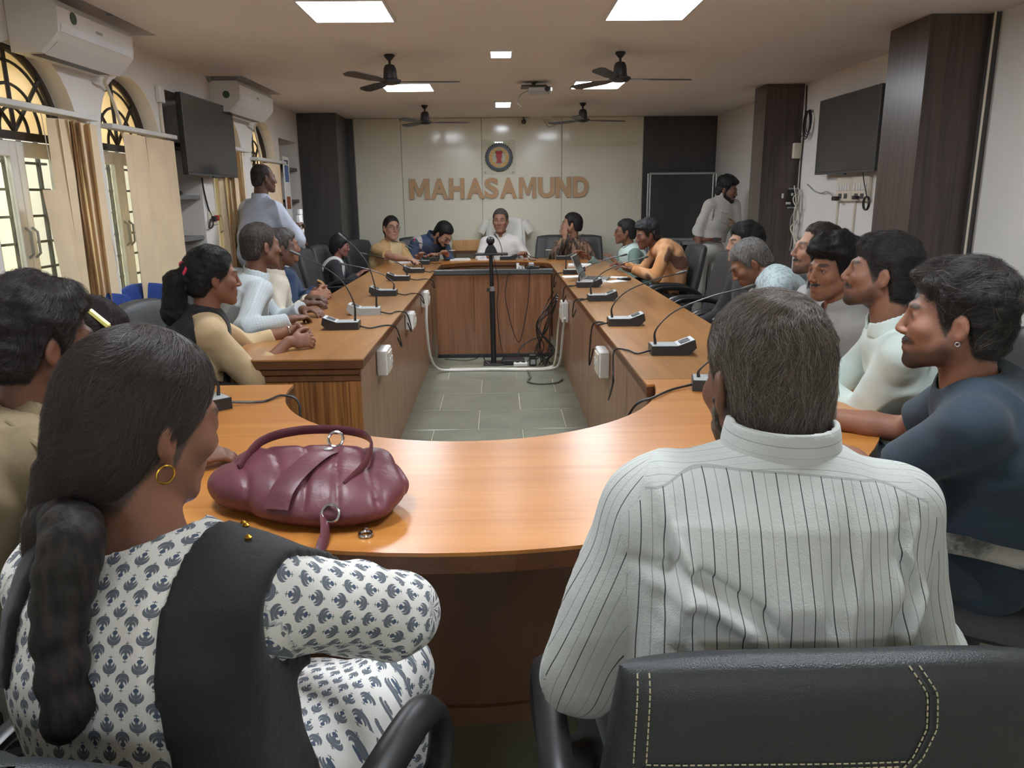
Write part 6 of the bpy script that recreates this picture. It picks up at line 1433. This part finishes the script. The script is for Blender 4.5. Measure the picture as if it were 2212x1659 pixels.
for (x, y, dx, dz, lab, tl, lg) in ((-.735, 4.03, .27, .36, 'gooseneck microphone beside the clasped hands of the woman in tan, first on the left table', .04, False),
                                (-.700, 4.54, .16, .41, 'grey topped gooseneck microphone second along the left table, neck almost upright', .04, True),
                                (-.715, 5.43, .33, .19, 'gooseneck microphone third along the left table', .0, False), (-.735, 6.42, .33, .19, 'gooseneck microphone fourth along the left table', .0, False),
                                (-.675, 7.09, .10, .19, 'gooseneck microphone fifth along the left table', 0, False), (-.70, 7.98, .30, .20, 'gooseneck microphone by the papers of the woman in the saree', 0, False)):
    microphone(x, y, -1, dx, dz, lab, tl, edge_cable(x, y, -1, XLI, .16 if y < 5 else .10), lg)
for (x, y, dx, dz, lab, tl) in ((.655, 3.27, .37, .25, 'large gooseneck microphone on the right table left of the grey-flecked head', -.03), (.578, 4.03, .34, .24, 'gooseneck microphone second along the right table', -.02),
                                (.585, 5.02, .32, .24, 'gooseneck microphone third along the right table', 0), (.588, 5.80, .31, .20, 'gooseneck microphone beside the open laptop', 0),
                                (.574, 6.80, .02, .27, 'gooseneck microphone beyond the open laptop, neck upright', 0)):
    microphone(x, y, 1, dx, dz, lab, tl, edge_cable(x, y, 1, XRI, .26 if y < 4.5 else .14, .2, .0 if y > 3.5 else -.1))
microphone(.63, 8.36, 1, .22, .22, 'gooseneck microphone before the man resting his chin on his fist')
microphone(.02, 8.43, 1, -.05, .21, 'gooseneck microphone before the presiding man in white', .0)
microphone(-.64, 8.38, -1, .16, .16, 'gooseneck microphone before the bending man in the blue suit')
q = atz(497, 880, ZT); microphone(q[0] - .02, q[1] + .02, -1, .30, .20, 'gooseneck microphone on the curved table partly hidden by the black haired woman', .75, [(-.80, 2.52, ZT + .006), (-.755, 2.60, ZT + .006), (-.70, 2.60, ZT - .03), (-.71, 2.55, ZT - .2)], yb=0)
q = atz(1488, 838, ZT); microphone(q[0] + .01, q[1], 1, .20, .12, 'gooseneck microphone on the curved table hidden behind the grey-flecked head', -.2, [(.60, 2.60, ZT + .006), (.52, 2.50, ZT + .006), (.45, 2.50, ZT - .03), (.40, 2.56, ZT - .2), (.38, 2.5, ZT - .3)])

# ------------------------------------------------------------------ camera on a pole in the well
pl = thing('camera_stand', 'black pole stand carrying a small dome camera in the table well', 'camera stand', (-.05, 6.62, 0))
Geo().box(-.09, .09, -.09, .09, 0, .012, .004).obj('foot_plate', M['black'], pl)
Geo().tube([(0, 0, .012), (-.004, 0, .64)], .024, 14).obj('lower_tube', M['black'], pl, True)
Geo().tube([(-.004, 0, .64), (-.006, 0, .68)], .0265, 14).obj('clamp', M['silver'], pl, True)
Geo().box(-.05, -.02, -.012, .012, .635, .665, .004).obj('clamp_lever', M['black'], pl)
Geo().tube([(-.006, 0, .68), (-.010, 0, .945)], .017, 14).obj('upper_tube', M['black'], pl, True)
Geo().box(-.145, .135, -.06, .06, .945, .962, .004).obj('platform', M['black'], pl)
g = Geo(); g.prism([(-.065, .9625), (.045, .9625), (.032, 1.0), (.012, 1.03), (-.032, 1.03), (-.052, 1.0)], -.045, .045, 'y'); g.obj('camera_body', M['blackmatt'], pl)
Geo().lathe([(.003, -.037), (.02, -.032), (.034, -.015), (.037, .0), (.034, .015), (.02, .032), (.003, .037)], n=20, c=(-.012, 0, 1.066)).obj('camera_dome', M['black'], pl, True)
Geo().tube(spline([(.01, .03, .94), (.05, .02, .7), (.035, .02, .5), (.06, .0, .2), (.10, -.05, .015)], 30), .0035, 6).obj('cable', M['black'], pl, True)
# ------------------------------------------------------------------ power sockets on the inner faces of the tables
def socket_box(px, py, side, sy, sz, label):
    X = (-.6) if side < 0 else .55; q = atx(px, py, X + (.0 if side < 0 else 0.)); t = thing('power_socket', label, 'socket', (X + (.0 if side > 0 else .0), q[1], q[2]), group='white sockets on the inner table fronts')
    s = 1 if side < 0 else -1; xs = sorted((s * -.008, s * .045))
    Geo().box(xs[0], xs[1], -sy / 2, sy / 2, -sz / 2, sz / 2, .006).obj('box', M['white'], t)
    xs = sorted((s * .0455, s * .052)); Geo().box(xs[0], xs[1], -sy * .38, sy * .38, -sz * .38, sz * .38, .003).obj('switch_plate', M['ivory'], t)
    for k in (-1, 1): xs = sorted((s * .0525, s * .057)); Geo().box(xs[0], xs[1], k * sy * .18 - sy * .1, k * sy * .18 + sy * .1, -sz * .15, sz * .15, .002).obj('switch', M['white'], t)
    return t
socket_box(822, 778, -1, .16, .13, 'white power socket nearest the striped end panel of the left table')
socket_box(880, 692, -1, .13, .11, 'white power socket with plugged cable midway along the left table front'); socket_box(913, 645, -1, .15, .12, 'far white power socket on the left table front where white cables start')
socket_box(1309, 782, 1, .17, .14, 'white power socket below the nearest microphone cable on the right table'); socket_box(1224, 672, 1, .20, .16, 'far white power socket on the right table front amid black cables')
# ------------------------------------------------------------------ cables in the well
def cable(pts, r, m, label, n=40):
    o = Geo().tube(spline(pts, n), r, 7).obj('cable', m, None, True); return tag(o, label, 'cable')
cable([V3(-.56, 5.95, .62), V3(-.565, 5.95, .45), V3(-.555, 6.05, .2), V3(-.52, 6.25, .05), V3(-.42, 6.32, .012), V3(-.1, 6.33, .012), V3(.25, 6.30, .012), V3(.43, 6.32, .015), V3(.50, 6.25, .08), V3(.515, 6.1, .35), V3(.515, 5.95, .50)], .011, M['white'], 'thick white cable running down from left table across the floor and up right table')
cable([V3(-.42, 6.36, .012), V3(-.1, 6.37, .012), V3(.22, 6.345, .012), V3(.42, 6.37, .015), V3(.47, 6.35, .08), V3(.49, 6.3, .35), V3(.50, 6.2, .52)], .009, M['ivory'], 'thinner white cable alongside the thick one on the floor')
for k in range(11):
    rr = random.Random(k + 3); a = V3(.49 + rr.uniform(-.03, .02), 6.35 + rr.uniform(-.15, .15), .66 - rr.uniform(0, .08))
    pts = [a, a + V3(-.02 - rr.uniform(0, .05), .1, -.12), V3(.42 + rr.uniform(-.10, .05), 6.5 + rr.uniform(-.1, .1), .35), V3(.40 + rr.uniform(-.08, .07), 6.5 + rr.uniform(-.1, .15), .15), V3(.36 + rr.uniform(-.15, .1), 6.5 + rr.uniform(-.1, .12), .012)]
    o = Geo().tube(spline(pts, 26), .0045, 6).obj('cable', M['black'], None, True); tag(o, 'black cable hanging in the tangle at the right end of the table well', 'cable', 'black cables in the tangle')
cable([V3(.10, 6.84, .80), V3(.06, 6.80, .6), V3(.10, 6.82, .35), V3(.16, 6.80, .17), V3(.20, 6.80, .2), V3(.26, 6.82, .5), V3(.28, 6.84, .80)], .0035, M['black'], 'thin black cable hanging in a loop in front of the wooden panel')
cable([V3(.17, 6.62, .012), V3(.18, 6.65, .12), V3(.30, 6.7, .20), V3(.42, 6.7, .20), V3(.45, 6.62, .1), V3(.40, 6.5, .02)], .006, M['black'], 'black cable arching low before the wooden panel')
cable([V3(-.48, 6.6, .05), V3(-.3, 6.62, .03), V3(-.2, 6.62, .05), V3(-.16, 6.6, .09), V3(-.12, 6.58, .03), V3(-.08, 6.55, .008)], .005, M['black'], 'black cable lying left of the camera pole foot')
cable([V3(.24, 6.28, .010), V3(.25, 6.05, .008), V3(.22, 5.9, .008), V3(.30, 5.82, .008), V3(.44, 5.84, .008), V3(.50, 5.95, .01)], .007, plain('grey rubber', (92, 92, 84), .6), 'grey rubber cable looped on the stone floor beside the right table')
cable([V3(.40, 8.20, .768), V3(.34, 8.3, .768), V3(.30, 8.36, .83), V3(.36, 8.42, .79), V3(.44, 8.46, .768)], .004, M['black'], 'short black cable arching on the head table')
def block(name, label, cat, loc, boxes, rotz=0.):
    t = thing(name, label, cat, loc, rotz)
    for nm, (x0, x1, y0, y1, z0, z1, b), m in boxes: Geo().box(x0, x1, y0, y1, z0, z1, b).obj(nm, m, t)
    return t
block('adapter', 'flat black power unit lying on the floor right of the camera pole', 'adapter', (.13, 6.60, .0), [('case', (-.11, .09, -.06, .06, .0005, .045, .008), M['blackmatt']), ('lid', (-.10, .08, -.05, .05, .0455, .05, .002), M['black'])])
block('adapter', 'upright black adapter block in the cable tangle on the floor', 'adapter', (.285, 6.42, .0), [('case', (-.03, .03, -.03, .03, .0225, .12, .006), M['black']), ('label_strip', (-.02, .02, -.0315, -.0305, .04, .08, .0), M['grey'])])
block('power_strip', 'white power strip on the stone floor by the cables', 'power strip', (.22, 6.40, .0), [('case', (-.1, .02, -.028, .028, .0225, .055, .006), M['white']), ('socket', (-.08, -.05, -.012, .012, .0555, .058, .001), M['greydark']), ('socket', (-.03, .0, -.012, .012, .0555, .058, .001), M['greydark'])])
# ------------------------------------------------------------------ things on the tables
def sheet(label, x, y, sx, sy, rot=0., th=.006, m=None):
    t = thing('paper', label, 'paper', (x, y, MZ), rot); n = max(1, int(th / .003))
    for k in range(n): Geo().box(-sx / 2 + .004 * (k % 2), sx / 2 + .003 * (k % 3), -sy / 2, sy / 2 - .004 * (k % 2), k * .003, k * .003 + .0028, .0).obj('sheet', m or M['paper'], t)
    return t
sheet('white papers in front of the bending man in the blue suit', -.42, 8.50, .22, .2, .1, .012); sheet('white papers before the presiding man in white', -.10, 8.50, .24, .14, 0, .009)
sheet('white papers under the arms of the woman in the saree', -.98, 8.22, .24, .2, .5, .012); sheet('white paper block on the right table beyond the laptop', .80, 7.62, .22, .16, -.1, .018)
sheet('white sheet lying beside the open laptop', .63, 6.52, .16, .16, .1, .006); sheet('loose white papers right of the open laptop', .93, 6.12, .16, .12, .6, .006); sheet('crumpled papers before the person in orange', 1.0, 6.42, .14, .1, -.4, .009)
pc = thing('name_card', 'white folded name card on the inner ledge of the head table', 'name card', aty(1132, 577, 8.22) * np.array((1, 1, 0)) + np.array((0, .0, ZT - .045)))
g = Geo(); g.prism([(-.035, 0), (.0, .0), (.002, .05), (-.002, .052)], -.07, .07, 'x') if False else g.box(-.08, .08, -.005, .005, -.06, .02, .002); g.obj('card', M['paper'], pc)
for k in range(4): Geo().box(-.06 + k * .032, -.04 + k * .032, -.0062, -.0052, -.045, -.02).obj('mark', M['grey'], pc)
pc.location.z = .72; pc.location.y = 8.255
block('webcam', 'small black and silver camera clipped to the black bar of the panel', 'camera', (.30, 6.90, .8005), [('body', (-.05, .07, -.02, .02, 0, .022, .004), M['black']), ('silver_case', (-.03, .02, -.022, .018, .0225, .055, .006), M['silver'])])
block('spectacle_case', 'small black case with phone on table right of the laptop', 'case', (1.02, 6.22, MZ), [('case', (-.05, .05, -.03, .03, .0005, .02, .006), M['black']), ('strap', (-.052, -.03, -.031, .031, .0, .021, .003), M['greydark'])], .5)
# open laptop, its lid towards the camera
lp = thing('laptop', 'open silver laptop on the right table', 'laptop', (.80, 6.30, MZ), math.radians(76))
Geo().box(-.15, .15, -.10, .10, .0005, .014, .004).obj('base', M['silver'], lp)
Geo().box(-.15, .15, -.004, .004, 0, .205, .003, M=Matrix.Translation((0, .104, .012)) @ Matrix.Rotation(math.radians(-24), 4, 'X')).obj('lid', M['grey'], lp)
Geo().box(-.13, .13, -.04, .085, .0142, .0156, .0).obj('keyboard', M['greydark'], lp)
Geo().box(-.14, .14, -.0055, -.0042, .012, .195, .0, M=Matrix.Translation((0, .104, .012)) @ Matrix.Rotation(math.radians(-24), 4, 'X')).obj('screen', M['screen'], lp)
M['clear'] = glass('tumbler glass', (250, 252, 250), .02, .35)
def tumbler(x, y, label):
    t = thing('glass_tumbler', label, 'glass', (x, y, MZ), group='water glasses on the head table')
    Geo().lathe([(.028, .0), (.034, .10), (.0325, .10), (.027, .006), (.004, .006)], n=20).obj('glass', M['clear'], t, True); Geo().lathe([(.0268, .0075), (.031, .065), (.002, .066)], n=18).obj('water', glass('water', (244, 250, 250), .01, .1), t, True)
    Geo().lathe([(.036, .1005), (.036, .104), (.01, .108)], n=18).obj('lid', M['ivory'], t, True)
tumbler(-.50, 8.50, 'covered water glass before the bending man in the blue suit'); tumbler(.55, 8.40, 'covered water glass by the man resting his chin on his fist')

# ------------------------------------------------------------------ maroon handbag
def bag_mat():
    t = Nt('maroon leather'); v = t.coord(); nz = t.noise(v, 8, 3); t.bump(t.noise(v, 30, 3), .25, .01)
    return t.out(t.ramp(nz, [(.3, lin((86, 45, 53))), (.7, lin((108, 60, 68)))]), .42, 0, .45)
mar = bag_mat(); hb = thing('handbag', 'maroon leather handbag lying on the curved table', 'handbag', (-.42, 1.60, MZ), math.radians(-6))
f = Fld((-.30, -.20, -.02), (.32, .22, .20), .006)
f.add(ell((-.03, .02, .055), (.19, .115, .058)), .03); f.add(ell((.09, .01, .05), (.125, .105, .052)), .04); f.add(ell((-.13, .03, .045), (.11, .09, .046)), .04); f.add(ell((.05, -.07, .035), (.14, .06, .035)), .04); f.add(cap((-.14, .06, .075), (.13, .07, .08), .035), .05)
def bagfold(D, P):
    q = P + .02 * np.stack([snoise(P, 12., 31, 1), snoise(P, 12., 32, 1), 0 * P[..., 0]], -1); r = np.clip(1 - 1.5 * np.abs(np.sin(q[..., 0] * 34 + q[..., 1] * 22 + 2.2 * snoise(P, 9., 33, 2))), 0, 1) ** 2
    return np.maximum(D + .0075 * r * np.clip(P[..., 2] / .05, 0, 1) + .002 * snoise(P, 26., 34, 2), .0012 - P[..., 2])
f.every(bagfold); Vb, Qb, _ = nets(f.D, f.lo, .006); link('body', fastmesh('body', relax(Vb, Qb, 1, .3), Qb), mar, hb)
g = Geo(); g.tube(spline([(-.15, -.02, .10), (-.13, .06, .135), (-.06, .115, .145), (.05, .12, .145), (.12, .07, .14), (.13, -.01, .115), (.10, -.07, .085)], 40), .0035, 8, ry=.012, up=(0, 0, 1)); g.obj('handle', mar, hb, True)
g = Geo(); g.tube(spline([(.03, .07, .116), (.015, .01, .122), (-.01, -.06, .104), (-.025, -.10, .080), (-.03, -.125, .05)], 20), .030, 8, ry=.0035, up=(0, 0, 1)); g.obj('front_band', mar, hb, True)
def ringg(c, r, th, R=Matrix()):
    g = Geo(); g.tube([tuple(Vector(c) + R @ Vector((r * math.cos(a), r * math.sin(a), 0))) for a in np.linspace(0, 2 * PI, 24, False)], th, 8, closed=True); return g
ringg((.035, .085, .135), .017, .0035, Matrix.Rotation(1.1, 3, 'X').to_4x4()).obj('ring', M['chrome'], hb, True)
Geo().lathe([(.011, 0), (.011, .003), (.008, .0042)], n=16, c=(.03, .045, .1235)).obj('logo_disc', M['silver'], hb, True)
ringg((.085, -.125, .045), .018, .003, Matrix.Rotation(1.3, 3, 'X').to_4x4()).obj('ring', M['chrome'], hb, True)
g = Geo(); g.tube(spline([(-.03 + .09, -.10, .05), (.075, -.135, .03), (.085, -.17, .014), (.09, -.212, .006), (.092, -.232, -.03), (.092, -.234, -.10)], 26), .012, 8, ry=.003, up=(0, 1, 1)); g.obj('strap', mar, hb, True)
q = atz(790, 1158, ZT); ck = thing('ring_clasp', 'small shiny ring clasp lying on the table by the handbag', 'clasp', (q[0], q[1], MZ))
g = Geo(); g.tube([(.013 * math.cos(a), .013 * math.sin(a), .004) for a in np.linspace(0, 2 * PI, 20, False)], .0028, 6, ry=.0038, closed=True, up=(0, 0, 1)); g.obj('ring', M['chrome'], ck, True); Geo().box(-.004, .004, .008, .018, .0085, .014, .002).obj('stud', M['chrome'], ck)
# phone in the hand of the woman in the tunic
q = pw['wr']['R'] + V3(-.075, .055, .045); ph = thing('smartphone', 'lit smartphone held by the woman in the printed tunic', 'phone', q, .5)
R_ = Matrix.Rotation(.55, 4, 'X'); Geo().box(-.036, .036, -.075, .075, -.004, .004, .003, M=R_).obj('case', M['black'], ph); Geo().box(-.033, .033, -.07, .07, .0042, .0048, 0, M=R_).obj('screen', emit('phone screen', (190, 190, 245), 1.6), ph)
